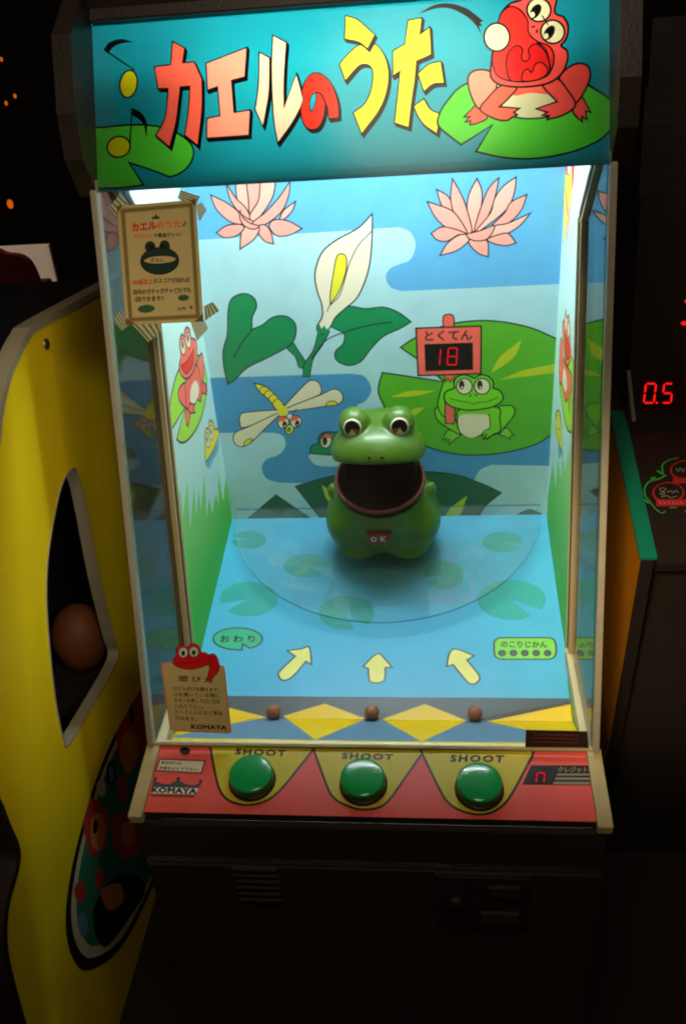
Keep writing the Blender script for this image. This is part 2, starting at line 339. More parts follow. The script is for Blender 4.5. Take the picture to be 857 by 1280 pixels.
m.oval(165, 658, 62, 55, 'mq_note', 1.5, -15, m1); m.stroke(m1([(225, 655), (230, 560), (236, 450)]), 1.4)
m.fill(m1([(236, 448, 1), (285, 475), (316, 530), (314, 614, 1), (300, 545), (270, 508), (238, 490, 1)]), 'mq_ink')
def letter(tg, pts, mat, holes=(), lines=()):
    m.tag = tg; P = m.mm(pts); o = offset(P, 1.5)
    for k in range(6): m.raw([o+np.array([k*.5, -k*.75])], 'mq_ink')
    m.raw([offset(P, -.2)], mat)
    for h in holes:
        H = m.mm(h); m.raw([offset(H, .9)], 'mq_ink'); m.raw([offset(H, -.6)], 'mq_sea')
    for l in lines: m.stroke(l, 1.6)
def cor(pts): return [(p[0], p[1], 1) for p in pts]
letter('katakana_letter_print', m1(cor([(455, 98), (515, 130), (503, 211), (568, 206), (608, 296)])+[(607, 460), (586, 648, 1), (520, 592, 1), (538, 480), (549, 330, 1), (492, 335, 1), (482, 430), (468, 530), (436, 655, 1), (366, 596, 1), (402, 535), (422, 470), (432, 342, 1), (378, 344, 1), (358, 231, 1), (445, 220, 1)]), 'mq_salmon')  # katakana inks go from salmon to cream: backlight strength put into the colour
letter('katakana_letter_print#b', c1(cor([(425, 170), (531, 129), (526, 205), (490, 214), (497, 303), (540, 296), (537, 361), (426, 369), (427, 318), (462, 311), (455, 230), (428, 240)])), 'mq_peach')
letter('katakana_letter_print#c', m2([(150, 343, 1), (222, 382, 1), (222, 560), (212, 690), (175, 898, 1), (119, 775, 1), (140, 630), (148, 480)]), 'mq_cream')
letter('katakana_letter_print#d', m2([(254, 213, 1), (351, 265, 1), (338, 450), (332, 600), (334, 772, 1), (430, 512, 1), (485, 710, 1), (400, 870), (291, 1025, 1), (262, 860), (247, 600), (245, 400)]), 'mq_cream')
letter('hiragana_letter_print', m2([(750, 834, 1), (746, 740), (715, 630), (665, 545), (592, 502), (530, 522), (490, 590), (476, 650), (488, 700), (468, 770), (480, 860), (512, 912), (552, 926), (600, 905), (635, 830), (647, 740), (656, 722), (672, 770), (683, 845, 1)]), 'mq_red',
       [m2([(580, 650), (545, 672), (530, 730), (540, 788), (562, 765), (580, 705)])], [m2([(582, 645), (620, 660), (650, 720), (672, 775)])])
letter('hiragana_letter_print#b', m3([(63, 345, 1), (110, 290), (165, 246), (235, 236), (275, 262), (308, 325), (321, 400), (310, 490), (270, 590), (180, 712, 1), (138, 604, 1), (195, 560), (230, 490), (242, 410), (235, 362), (205, 341), (160, 352), (93, 428, 1)]), 'mq_yellow')
letter('hiragana_letter_print#c', m3([(96, 87, 1), (150, 105), (200, 145), (246, 188, 1), (210, 257, 1), (165, 222), (91, 206, 1)]), 'mq_yellow')
letter('hiragana_letter_print#d', m3(cor([(430, 111), (498, 99), (487, 190), (541, 150), (549, 290), (470, 325)])+[(462, 420), (445, 540), (429, 680, 1), (357, 656, 1), (375, 500), (388, 374, 1), (349, 402, 1), (349, 274, 1), (412, 238, 1)]), 'mq_yellow')
letter('hiragana_letter_print#e', m3([(483, 395, 1), (540, 347), (600, 332, 1), (617, 442, 1), (560, 448), (513, 485, 1)]), 'mq_yellow')
letter('hiragana_letter_print#f', m3([(461, 570, 1), (511, 533, 1), (545, 588), (598, 612, 1), (580, 712, 1), (520, 670), (482, 620)]), 'mq_yellow')
m.tag = 'swoosh_print'
m.fill(m3([(482, 75, 1), (560, 30), (640, 17), (730, 40), (790, 80), (832, 115, 1), (812, 118, 1), (825, 142, 1), (806, 138, 1), (818, 185, 1), (790, 135), (740, 88), (660, 48), (580, 45)]), 'mq_ink')
m.tag = 'lily_pad_print#b'
m.fill([(582, 105), (559, 126), (548, 145), (549, 159), (576, 181, 1), (615, 156, 1), (594.5, 189.5, 1), (627, 196.5), (663, 198.5), (704, 192.5), (735, 182), (757, 168), (775, 140), (741, 110), (700, 96), (640, 92)], 'mq_pad', 1.6)
m.tag = 'singing_frog_print'
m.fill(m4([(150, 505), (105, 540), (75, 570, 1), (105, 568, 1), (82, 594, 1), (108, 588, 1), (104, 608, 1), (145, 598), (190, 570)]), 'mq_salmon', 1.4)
m.fill(m4([(95, 390), (110, 355), (150, 340), (205, 350), (240, 400), (215, 460), (155, 532), (110, 465)]), 'mq_peach', 1.6)  # left limbs paler than right: backlight falloff put into the inks
m.fill(m4([(650, 475), (692, 548, 1), (668, 540, 1), (674, 582, 1), (650, 566, 1), (650, 592, 1), (622, 568), (605, 540), (620, 500)]), 'mq_frog', 1.4)
m.fill(m4([(540, 380), (590, 325), (640, 308), (680, 325), (690, 370), (670, 430), (618, 502), (580, 440)]), 'mq_frog', 1.6)
m.fill(m4([(235, 415), (320, 425), (460, 420), (530, 490), (500, 560), (400, 578), (310, 565), (260, 520)]), 'mq_ivory', 1.4)
m.fill(m4([(320, 420), (470, 415), (486, 457), (400, 452), (320, 466)]), 'mq_salmon')
m.fill(m4([(255, 418), (332, 424), (295, 475), (248, 520, 1), (346, 528, 1), (318, 546, 1), (335, 560, 1), (308, 572, 1), (285, 586), (230, 580), (155, 535), (190, 480)]), 'mq_salmon', 1.6)
m.fill(m4([(460, 415), (530, 385), (580, 440), (618, 510), (560, 560), (480, 582, 1), (490, 562, 1), (456, 562, 1), (482, 546, 1), (428, 530, 1), (528, 495, 1)]), 'mq_frog', 1.6)
m.fill(m4([(205, 345), (215, 260), (235, 160), (255, 70), (300, 18), (350, 2), (400, -30), (520, -30), (518, 60), (560, 84), (582, 130), (572, 190), (548, 222), (578, 250), (575, 310), (540, 370), (470, 410), (350, 424), (250, 412), (210, 380)]), 'mq_frog', 1.8)
m.fill(m4([(215, 300), (225, 220), (250, 80), (300, 32), (350, 50), (385, 100), (390, 160), (430, 200), (490, 225), (512, 270), (505, 330), (470, 375), (380, 398), (290, 392), (235, 365)]), 'mq_mouth2', 1.4)
m.fill(m4([(300, 390), (282, 320), (290, 260), (330, 222), (360, 240), (355, 280), (372, 300), (395, 280), (390, 240), (425, 213), (470, 250), (495, 320), (485, 362), (440, 388), (370, 396)]), 'mq_mouth', 1.3)
m.fill(m4([(362, 394), (364, 352), (385, 336), (405, 352), (425, 310), (460, 308), (484, 350), (440, 386)]), 'mq_mouth2', 1.2)
m.stroke(m4([(430, 205), (470, 235), (490, 290), (492, 350)]), 1.1)
m.oval(236, 181, 62, 68, 'mq_ivory', 1.7, 0, m4)
for ex, ey, px_, py_ in ((440, 48, 424, 56), (507, 155, 490, 160)):
    m.oval(ex, ey, 58, 57, 'mq_ivory', 1.7, 20, m4); m.oval(px_, py_, 23, 40, 'mq_ink', 0, 32, m4); m.oval(px_-16, py_+16, 12, 14, 'mq_ivory', 0, 20, m4)
m.stroke(m4([(455, 75), (485, 122)]), 1.0); m.stroke(m4([(405, 132), (422, 128)]), 1.5); m.stroke(m4([(432, 142), (428, 162)]), 1.5)
m.tag = None
sign = m.build('title_sign', CAB)
# hood round the sign: cheeks, top, back, lip
PMU = PMQ.v
for s in (-1, 1):
    prof = [(.192, .736), (.2155, .690), (.236, .700), (.60, .79), (.60, .985), (.32, .985), (.30, .90), (.232, .862), (.198, .785)]
    pl = Plane((s*.321 if s > 0 else -.299, 0, 0), (0, 1, 0), (0, 0, 1)); W3, FF, nf = slab(pl, [(y*1000, z*1000) for y, z in prof], [], 22); part('hood_cheek', (W3, FF), 'hood_black')
part('hood_top', boxd((0, .46, 1.0), (.642, .30, .02)), 'hood_black'); part('hood_front', boxd((0, .315, .93), (.642, .012, .12)), 'hood_black'); part('hood_rear', boxd((0, .607, .87), (.642, .012, .24)), 'hood_black')
V, F = boxd(PMQ.w(0, 197+6, 4), (.597, .012, .016), rotx(-.5+math.pi/2-math.pi/2)); part('sign_top_rail', (V, F), 'hood_black')
part('lamp_housing', boxd((0, .465, .978), (.594, .24, .014)), 'white_board')
def tube(x, y, z, half, mat):
    part('fluorescent_tube', tubed([(x-half, y, z), (x+half, y, z)], .013, 16), mat, smooth=True)
    for s in (-1, 1): part('lamp_holder', boxd((x+s*(half+.010), y, z+.012), (.02, .03, .06)), 'white_board')
tube(.02, .332, .752, .19, 'tube_sign'); part('sign_baffle_floor', boxd((0, .288, .7015), (.592, .112, .006)), 'white_board'); tube(0, .490, .945, .26, 'tube_glow')  # floor board: unseen baffle added to keep sign tube light off the frog
part('sign_baffle_back', boxd((0, .372, .800), (.592, .006, .130)), 'white_board')  # unseen baffle added behind the sign tube
# --- painted back board
PB = Plane((0, DB, 0), (1, 0, 0), (0, 0, 1))
b = PSheet(PB, base_mm=[(-300, -10), (300, -10), (300, 768), (-300, 768)], base_mat='pr_pale')
c4, c5, c6, c7, f5, f6 = K(230, 200, 3.174), K(460, 200, 2.857), K(280, 440, 3.061), K(460, 380, 2.857), K(510, 380, 5.713), K(280, 460, 5.356)
b.fill([(120, 100, 1), (800, 60, 1), (800, 350, 1), (720, 354, 1), (502, 364, 1), (488, 359), (482, 347), (487, 336), (500, 330), (513, 324), (519, 307), (513, 291), (499, 284, 1), (440, 288, 1), (230, 301, 1), (120, 308, 1)], 'pr_blue')
b.fill([(200, 475, 1), (275, 472, 1), (440, 467, 1), (456, 471), (464, 487), (457, 501), (446, 508), (470, 520), (720, 495, 1), (720, 583, 1), (615, 581, 1), (600, 587), (592, 600), (585, 612, 1), (347, 603, 1), (333, 598), (327, 585), (333, 574), (345, 570), (354, 563), (357, 553), (352, 544), (341, 541, 1), (275, 541, 1), (200, 541, 1)], 'pr_blue2')
def petals(k, tg, L, line=1.3):
    b.tag = tg
    for i, P in enumerate(L): b.fill(k([P[0]+(1,)]+P[1:]), 'pr_petal2' if i % 3 == 1 else 'pr_petal', line)
petals(c4, 'lotus_flower_print', [[(200, 180), (225, 235), (262, 255), (310, 240), (300, 190), (250, 170)], [(213, 40), (205, 100), (212, 160), (235, 195), (262, 218), (256, 140), (245, 70)], [(280, 20), (250, 85), (255, 150), (262, 215), (300, 150), (312, 60)], [(165, 90), (205, 150), (245, 190), (264, 237), (220, 208), (185, 160)], [(345, 20), (305, 85), (295, 160), (262, 215), (268, 240), (295, 232), (350, 150), (362, 70)],
    [(105, 138), (170, 170), (220, 212), (230, 253), (180, 243), (128, 195)], [(420, 85), (415, 140), (390, 200), (340, 245), (298, 262), (272, 248), (320, 210), (375, 150)], [(443, 163), (430, 200), (400, 232), (380, 237), (395, 200)], [(468, 272), (420, 297), (370, 301), (340, 270), (345, 245), (375, 236), (420, 245)], [(355, 333), (325, 325), (300, 300), (294, 264), (322, 258), (345, 288)], [(222, 354), (225, 300), (238, 266), (297, 264), (280, 312)], [(128, 288), (170, 260), (225, 256), (237, 274), (205, 302), (160, 308)], [(222, 200), (235, 230), (265, 252), (298, 262), (275, 275), (240, 262), (222, 232)]])
petals(c5, 'lotus_flower_print#b', [[(243, 105), (280, 125), (296, 150), (302, 182), (265, 168)], [(388, 66), (405, 110), (403, 165), (382, 247), (368, 248), (352, 170), (362, 115)], [(466, 63), (455, 120), (430, 195), (388, 252), (380, 240), (405, 160), (430, 100)], [(300, 66), (330, 120), (350, 170), (370, 252), (348, 260), (310, 200), (294, 140)], [(528, 60), (520, 120), (490, 180), (402, 250), (386, 250), (435, 190), (450, 140), (480, 95)], [(210, 149), (240, 158), (300, 182), (338, 230), (350, 264), (300, 256), (243, 210)], [(566, 123), (545, 180), (500, 225), (446, 240), (438, 236), (485, 190), (510, 150)], [(580, 188), (540, 235), (490, 265), (430, 280), (446, 238), (500, 225)], [(527, 297), (490, 306), (450, 299), (425, 282), (490, 261), (512, 275)], [(428, 346), (395, 335), (365, 307), (360, 285), (400, 286), (426, 292)], [(256, 341), (280, 300), (320, 270), (350, 267), (359, 287), (330, 315), (300, 330)], [(224, 262), (260, 240), (300, 244), (350, 263), (320, 268), (280, 290), (245, 285)], [(348, 265), (400, 252), (448, 234), (442, 260), (420, 284), (385, 289), (360, 281)]])
b.tag = 'calla_lily_print'
b.fill(c4([(430, 725), (455, 760), (480, 800), (472, 828, 1), (455, 822, 1), (440, 780), (408, 745)]), 'pr_leaf', 1.2)
b.fill(c4([(175, 890, 1), (160, 830), (155, 760), (172, 690), (175, 600), (190, 550), (235, 530), (275, 545), (288, 580), (270, 625), (270, 672, 1), (310, 655), (350, 625), (400, 619), (438, 645), (443, 690), (420, 735), (340, 780), (250, 825), (205, 868)]), 'pr_leaf', 1.4)
b.stroke(c4([(272, 672), (230, 725), (198, 785)]), 1.2)
b.fill(c4([(583, 655), (610, 610), (650, 581), (720, 590), (790, 584), (850, 605), (900, 642, 1), (857, 668), (790, 700), (740, 750), (700, 800), (650, 815), (605, 795), (600, 760), (630, 730), (635, 690), (605, 672)]), 'pr_leaf', 1.4)
b.fill(c4([(532, 680, 1), (577, 680, 1), (548, 735), (512, 790), (498, 860, 1), (472, 860, 1), (476, 810), (512, 755)]), 'pr_leaf', 1.2)
b.stroke(c4([(505, 790), (560, 718), (640, 682), (740, 655), (825, 643)]), 1.3)
b.fill(c4([(746, 213, 1), (690, 270), (600, 320), (545, 370), (519, 450), (528, 520), (545, 570), (548, 620), (527, 660), (532, 684), (556, 690), (580, 662), (600, 625), (640, 588), (690, 540), (730, 440), (744, 330)]), 'pr_calla', 1.5)
b.fill(c4([(527, 662), (530, 690, 1), (572, 690, 1), (578, 662, 1), (565, 672, 1), (555, 655, 1), (545, 670, 1), (536, 650, 1)]), 'pr_leaf')
b.stroke(c4([(744, 282), (690, 340), (652, 420), (620, 530), (578, 578), (567, 602)]), 1.0)
b.fill(c4([(625, 372), (643, 387), (642, 440), (615, 520), (579, 572, 1), (580, 530), (592, 450), (605, 385)]), 'pr_yellow', 1.1)
b.tag = 'large_lily_pad_print'
b.fill(c7([(115, 155, 1), (170, 120), (280, 75), (410, 59), (540, 75), (640, 110), (760, 180), (780, 300), (740, 420), (660, 462), (600, 500), (500, 528), (380, 540), (280, 530), (190, 500), (110, 440), (60, 370), (36, 310), (50, 245, 1), (140, 258), (270, 278, 1), (200, 215)]), 'pr_pad', 1.7)
for P in ([(437, 248), (470, 190), (547, 127), (520, 190)], [(472, 270), (560, 235), (690, 210), (690, 240), (560, 262)], [(78, 332), (150, 310), (240, 310), (160, 330)], [(130, 400), (160, 375), (202, 368), (170, 395)]): b.fill(c7([P[0]+(1,), P[1], P[2]+(1,), P[3]]), 'pr_pady')
b.tag = 'dark_lily_pad_print'
b.fill([(369, 608, 1), (420, 594), (480, 588), (560, 592), (600, 604), (626, 616, 1), (605, 634), (590, 660, 1), (410, 660, 1)], 'pr_paddark', 1.5)
for P in ([(402, 606), (409, 612), (416, 628), (408, 624)], [(553, 652), (562, 636), (584, 619), (572, 648)]): b.fill([P[0]+(1,), P[1], P[2]+(1,), P[3]], 'pr_pady')
b.tag = 'dark_lily_pad_print#b'; b.fill([(300, 656, 1), (345, 618.5, 1), (400, 656, 1)], 'pr_paddark', 1.2)
b.tag = 'dark_lily_pad_print#c'; b.fill([(632, 656, 1), (648, 642), (662, 636.5, 1), (675, 642), (692, 656, 1)], 'pr_paddark', 1.2)
b.tag = 'dragonfly_print'
for P, q in (([(405, 255), (540, 110), (590, 82), (635, 100), (652, 150), (640, 177), (600, 196), (430, 265)], None), ([(430, 265), (640, 182), (730, 142), (780, 160), (796, 200), (770, 240), (690, 255), (425, 291)], [(684, 253), (700, 227), (735, 222), (760, 245)]),
             ([(365, 282), (145, 297), (108, 320), (105, 360), (140, 398), (365, 300)], None), ([(365, 300), (160, 395), (80, 430), (62, 470), (80, 515), (130, 526), (190, 490), (290, 390), (372, 312)], [(134, 524), (145, 487), (187, 474), (178, 500)])):
    b.fill(f6(P), 'pr_cream', 1.2)
    if q: b.fill(f6(q), 'pr_yellow', 1.0)
b.fill(f6([(200, 102, 1), (250, 113), (290, 132), (330, 168), (365, 203), (402, 255), (355, 283), (320, 238), (295, 207), (262, 180), (233, 155)]), 'pr_yellow', 1.3)
for P in ([(268, 124), (246, 132), (236, 158)], [(304, 150), (278, 160), (266, 184)], [(336, 176), (310, 188), (297, 212)], [(364, 206), (336, 218), (324, 244)]): b.stroke(f6(P), .9)
b.oval(393, 290, 36, 36, 'pr_yellow', 0, 0, f6)
b.stroke(f6([(462, 318), (465, 295), (488, 270)]), .7); b.oval(440, 325, 20, 18, 'pr_cream', .8, 0, f6)
for ex, ey in ((396, 364), (481, 358)):
    b.oval(ex, ey, 37, 41, 'pr_cream', 1.2, 0, f6); b.fill(f6([(ex-34, ey-2), (ex-30, ey-26), (ex-5, ey-39), (ex+24, ey-28), (ex+6, ey-12)]), 'pr_salmon'); b.oval(ex+9, ey+15, 15, 24, 'pr_ink', 0, 0, f6); b.oval(ex+12, ey+26, 5, 6, 'pr_cream', 0, 0, f6)
b.fill(f6([(412, 405), (435, 378), (466, 398), (456, 432), (430, 444), (414, 428)]), 'pr_yellow', 1.2); b.oval(436, 412, 10, 16, 'pr_pad', .8, 20, f6)
b.tag = 'swimming_frog_print'
b.fill(f6([(585, 575), (600, 640), (640, 655), (720, 660), (900, 640), (900, 560)]), 'pr_pale')
b.fill(f6([(575, 572, 1), (580, 535), (600, 513), (630, 508), (632, 470), (652, 440), (690, 427), (740, 430), (830, 430), (900, 500), (900, 592, 1), (720, 584)]), 'pr_leaf', 1.5)
b.oval(682, 485, 36, 50, 'pr_cream', 1.2, 8, f6); b.fill(f6([(655, 470), (668, 446), (715, 444), (735, 458), (700, 466)]), 'pr_salmon', .8); b.oval(674, 490, 16, 28, 'pr_ink', 0, 0, f6)
b.tag = 'sign_holding_frog_print'
b.fill(f5([(290, 900), (258, 940), (243, 974, 1), (276, 955, 1), (268, 988, 1), (297, 962, 1), (290, 1003, 1), (325, 972), (375, 930)]), 'pr_frog', 1.2)
b.fill(f5([(700, 885), (740, 925), (757, 940, 1), (726, 940, 1), (727, 967, 1), (700, 950), (642, 925)]), 'pr_frog', 1.2)
b.fill(f5([(205, 740), (190, 780), (210, 830), (280, 885), (370, 932), (352, 880), (340, 830), (300, 780)]), 'pr_frog', 1.5)
b.fill(f5([(638, 748), (700, 725), (745, 730), (761, 770), (730, 830), (680, 885), (645, 922)]), 'pr_frog', 1.5)
b.fill(f5([(375, 750), (350, 820), (360, 900), (410, 945), (460, 957), (520, 940), (565, 968, 1), (600, 935), (655, 905), (652, 820), (632, 738)]), 'pr_frog', 1.5)
b.fill(f5([(372, 796), (356, 850), (370, 910), (420, 950), (470, 954), (520, 925), (578, 885), (578, 800), (470, 786)]), 'pr_cream', 0)
b.stroke(f5([(574, 785), (583, 830), (582, 884), (545, 905), (520, 935)]), 1.4); b.stroke(f5([(520, 935), (560, 932), (528, 972)]), 1.2); b.stroke(f5([(528, 972), (560, 955), (640, 925)]), 1.2)
b.fill(f5([(250, 560), (225, 640), (210, 720), (230, 780), (265, 800), (300, 700), (330, 600), (322, 560), (310, 522, 1), (296, 550, 1), (280, 520, 1), (272, 548, 1), (256, 538, 1)]), 'pr_frog', 1.4)
b.fill(f5([(262, 640, 1), (330, 640, 1), (330, 838), (312, 853), (276, 851), (263, 836)]), 'pr_salmon', 1.4)
b.fill(f5([(255, 670), (265, 630), (310, 607), (330, 600), (325, 560), (350, 520), (400, 506), (450, 522), (472, 530), (520, 506), (575, 520), (606, 560), (606, 600), (650, 615), (676, 660), (660, 700), (600, 735), (520, 752), (420, 758), (330, 740), (275, 710)]), 'pr_frog', 1.7)
for ex, pxx in ((400, 380), (527, 510)):
    b.oval(ex, 588, 56, 57, 'pr_cream', 1.5, 0, f5); b.oval(pxx, 578, 20, 33, 'pr_ink', 0, 0, f5); b.oval(pxx+3, 596, 6, 9, 'pr_cream', 0, 0, f5)
b.stroke(f5([(295, 675), (380, 695), (440, 705), (463, 716), (490, 705), (570, 695), (640, 668)]), .9); b.stroke(f5([(437, 665), (450, 645)]), 1.3); b.stroke(f5([(477, 642), (490, 662)]), 1.3)
b.tag = 'score_sign_print'
b.fill(f5([(250, 180, 1), (248, 100), (268, 76), (307, 76), (326, 100), (326, 180, 1)]), 'pr_salmon', 1.4)
b.fill(f5([(259, 500, 1), (328, 498, 1), (322, 560, 1), (310, 530, 1), (298, 560, 1), (282, 530, 1), (266, 560, 1)]), 'pr_salmon', 1.2)
b.poly(f5([(55, 173), (520, 157), (518, 497), (70, 512)]), 'pr_salmon', 1.8)
b.text('とくてん', f5([(120, 193)])[0], f5([(455, 185)])[0], f5([(120, 264)])[0], 'pr_ink', .55)
b.poly(f5([(115, 287), (460, 275), (462, 470), (122, 480)]), 'pr_black')
b.tag = None
back = b.build('back_board', CAB)
part('board_backing', boxd((0, DB+.011, .37), (.622, .018, .90)), 'cab_black')
# score digits: seven segment bars standing proud of the display window
def seg7(k, plane, parent, quads, mat, off=.6, name='digit_segment', w=2.2):
    for p, q in quads:
        A = np.array([c[:2] for c in plane.px(k([p, q]))]); d = A[1]-A[0]; L = np.linalg.norm(d); d /= L; n = np.array([-d[1], d[0]])*w/2
        P = [A[0]+d*w*.3, A[0]+d*w*.8+n, A[1]-d*w*.8+n, A[1]-d*w*.3, A[1]-d*w*.8-n, A[0]+d*w*.8-n]
        W3, FF, _ = slab(plane_off(plane, off), P, [], off*.8); mk(name, W3, FF, [mat], None, parent)
def plane_off(pl, n): q = Plane(pl.o+pl.n*n/1000, pl.u, pl.v); return q
def eight(x0, x1, y0, y1, sl=0): ym = (y0+y1)/2; return dict(a=((x0+sl, y0), (x1+sl, y0)), b=((x1+sl, y0), (x1+sl/2, ym)), c=((x1+sl/2, ym), (x1, y1)), d=((x0, y1), (x1, y1)), e=((x0+sl/2, ym), (x0, y1)), f=((x0+sl, y0), (x0+sl/2, ym)), g=((x0+sl/2, ym), (x1+sl/2, ym)))
e8 = eight(278, 342, 314, 434, 8); seg7(f5, PB, back, list(e8.values()), 'led_red', w=1.9)
e1 = eight(150, 222, 318, 436, 10); seg7(f5, PB, back, [e1['b'], e1['c']], 'led_red', w=1.9)
# --- printed side boards
grad('pr_grass', (58, 176, 22), (150, 214, 130), .02, .26); grad('pr_side', (178, 220, 214), (196, 228, 222), .1, .7)
INK['gblue'] = (92, 168, 200)
def side_outline(flip):
    P = [(178, -78), (590, 0), (590, 768), (250, 768), (250, 722), (366, 602), (206, 0), (186, -72)]
    return [((-a if flip else a), z) for a, z in P]
s4, d3 = K(200, 400, 6.4), K(140, 400, 3.05)
PL = Plane((-HW, 0, 0), (0, 1, 0), (0, 0, 1)); PR = Plane((HW, 0, 0), (0, -1, 0), (0, 0, 1))
L = PSheet(PL, base_mm=side_outline(False), base_mat='pr_side')
L.tag = 'grass_print'
blades = [(245, 1300), (245, 720), (262, 640), (270, 755), (287, 612), (299, 795), (312, 630), (322, 745), (330, 640), (339, 725), (352, 585), (362, 750), (370, 680), (383, 740), (396, 660), (407, 705), (404, 575), (424, 690), (437, 570), (450, 690), (462, 560), (480, 700), (480, 1300)]
L.poly(d3(blades), 'pr_grass')
L.tag = 'lily_pad_print'
L.fill(s4([(150, 400), (110, 520), (85, 640), (80, 740), (97, 872, 1), (197, 706, 1), (135, 955, 1), (165, 980), (210, 970), (280, 890), (330, 780), (365, 640), (376, 500), (360, 380), (315, 286), (220, 320)]), 'pr_lime', 2.2)
L.tag = 'leaping_frog_print'
L.fill(s4([(205, 705), (247, 715), (238, 790), (228, 858, 1), (222, 825, 1), (212, 848, 1), (205, 780)]), 'pr_salmon', 1.6)
L.fill(s4([(212, 503), (165, 530), (145, 590), (165, 660), (228, 710), (240, 600)]), 'pr_salmon', 2.0)
L.fill(s4([(285, 380), (325, 272), (345, 290), (352, 400), (345, 490), (330, 560), (305, 450)]), 'pr_salmon', 2.0)
L.fill(s4([(335, 498), (375, 520, 1), (368, 545), (380, 562, 1), (368, 572), (376, 595, 1), (334, 578)]), 'pr_salmon', 1.6)
L.fill(s4([(210, 480), (290, 360), (320, 450), (338, 560), (325, 655, 1), (300, 640), (270, 690), (240, 722), (215, 700), (205, 580)]), 'pr_salmon', 2.0)
L.fill(s4([(285, 485), (306, 520), (312, 570), (290, 650), (255, 672), (242, 620), (252, 530)]), 'pr_cream')
L.fill(s4([(230, 710), (240, 668), (278, 680), (268, 705), (284, 742, 1), (240, 742)]), 'pr_salmon', 1.6)
L.fill(s4([(155, 350), (166, 290), (156, 200), (162, 138), (180, 114), (197, 135), (196, 88), (216, 57), (240, 82), (247, 140), (265, 148), (290, 172), (297, 260), (280, 370), (250, 440), (210, 472), (170, 440), (155, 390)]), 'pr_salmon', 2.2)
L.fill(s4([(272, 232, 1), (268, 330), (242, 400), (210, 428), (182, 404), (168, 366, 1), (215, 330), (247, 280)]), 'pr_red', 1.4)
for ex, ey in ((184, 215), (226, 163)): L.oval(ex, ey, 18, 64, 'pr_cream', 1.5, -5, s4); L.oval(ex-2, ey-18, 8, 32, 'pr_ink', 0, -5, s4)
L.tag = 'yellow_frog_print'
L.fill(s4([(365, 1146), (440, 1020), (472, 950), (465, 1040), (420, 1130), (395, 1188)]), 'pr_gblue')
L.fill(s4([(366, 1142, 1), (358, 1050), (360, 900), (375, 866), (393, 870), (391, 822), (406, 803), (428, 830), (436, 876), (455, 868), (471, 910), (440, 1010), (400, 1090)]), 'pr_fyellow', 1.8)
for ex, ey in ((380, 962), (409, 902)): L.oval(ex, ey, 15, 60, 'pr_cream', 1.2, -5, s4); L.oval(ex-3, ey-8, 5, 26, 'pr_ink', 0, -5, s4)
L.tag = None
sideL = L.build('side_board', CAB)
r8, r7 = K(680, 370, 5.565), K(690, 190, 6.1)
R_ = PSheet(PR, base_mm=side_outline(True), base_mat='pr_side')
R_.tag = 'grass_print'
R_.poly([(740, 900), (738, 580), (731, 560), (728, 590), (724, 545), (721, 585), (717, 550), (714, 590), (710, 555), (706, 590), (703, 565), (700, 600), (697, 570), (694, 610), (690, 580), (684, 620), (680, 900)], 'pr_grass')
R_.tag = 'lily_pad_print'
R_.fill(r8([(185, 420), (213, 560), (228, 700), (224, 835, 1), (188, 712, 1), (210, 900), (190, 948), (155, 920), (125, 780), (105, 600), (130, 480)]), 'pr_lime', 2.2)
R_.tag = 'leaping_frog_print'
R_.fill(r8([(112, 300), (125, 320), (130, 420), (150, 480), (188, 550), (190, 640), (176, 700), (172, 800, 1), (160, 720), (145, 730), (120, 620), (103, 590), (104, 420)]), 'pr_salmon', 2.2)
R_.fill(r8([(135, 500), (152, 560), (155, 650), (140, 660), (126, 600)]), 'pr_cream')
R_.fill(r8([(148, 94), (156, 150), (172, 142), (180, 320), (185, 420), (165, 482), (148, 468), (135, 380), (124, 200), (133, 178), (140, 160)]), 'pr_salmon', 2.2)
R_.fill(r8([(140, 262, 1), (168, 330), (178, 400), (160, 440), (143, 390)]), 'pr_red', 1.4)
R_.oval(150, 190, 7, 55, 'pr_cream', 1.2, 0, r8); R_.oval(167, 235, 7, 55, 'pr_cream', 1.2, 0, r8)
R_.tag = 'yellow_frog_print'
R_.fill(r8([(122, 1092), (95, 1030), (100, 1130)]), 'pr_gblue'); R_.fill(r8([(73, 870), (92, 795), (112, 830), (120, 920), (122, 1092, 1), (92, 1000)]), 'pr_fyellow', 2.0); R_.oval(100, 880, 6, 50, 'pr_cream', 1.2, 0, r8)
R_.tag = 'yellow_bird_print'
R_.fill(r7([(85, 40), (122, 180), (165, 30), (160, 200), (146, 330), (112, 540), (84, 690), (80, 640), (88, 400)]), 'pr_yellow', 1.6)
R_.fill(r7([(88, 40), (112, 40), (116, 160), (104, 170)]), 'pr_red'); R_.fill(r7([(150, 40), (170, 40), (158, 260), (146, 240)]), 'pr_red'); R_.fill(r7([(98, 280), (108, 300), (118, 460), (108, 480)]), 'pr_salmon'); R_.fill(r7([(132, 400), (140, 430), (116, 640), (106, 740), (110, 600)]), 'pr_petal', 1.2)
R_.tag = None
sideR = R_.build('side_board', CAB)
for s in (-1, 1):
    pl = Plane((s*.3125 if s > 0 else -.3015, 0, 0), (0, 1, 0), (0, 0, 1)); W3, FF, _ = slab(pl, [(y, z) for y, z in side_outline(False)], [], 11); part('side_wall', (W3, FF), 'cab_black')
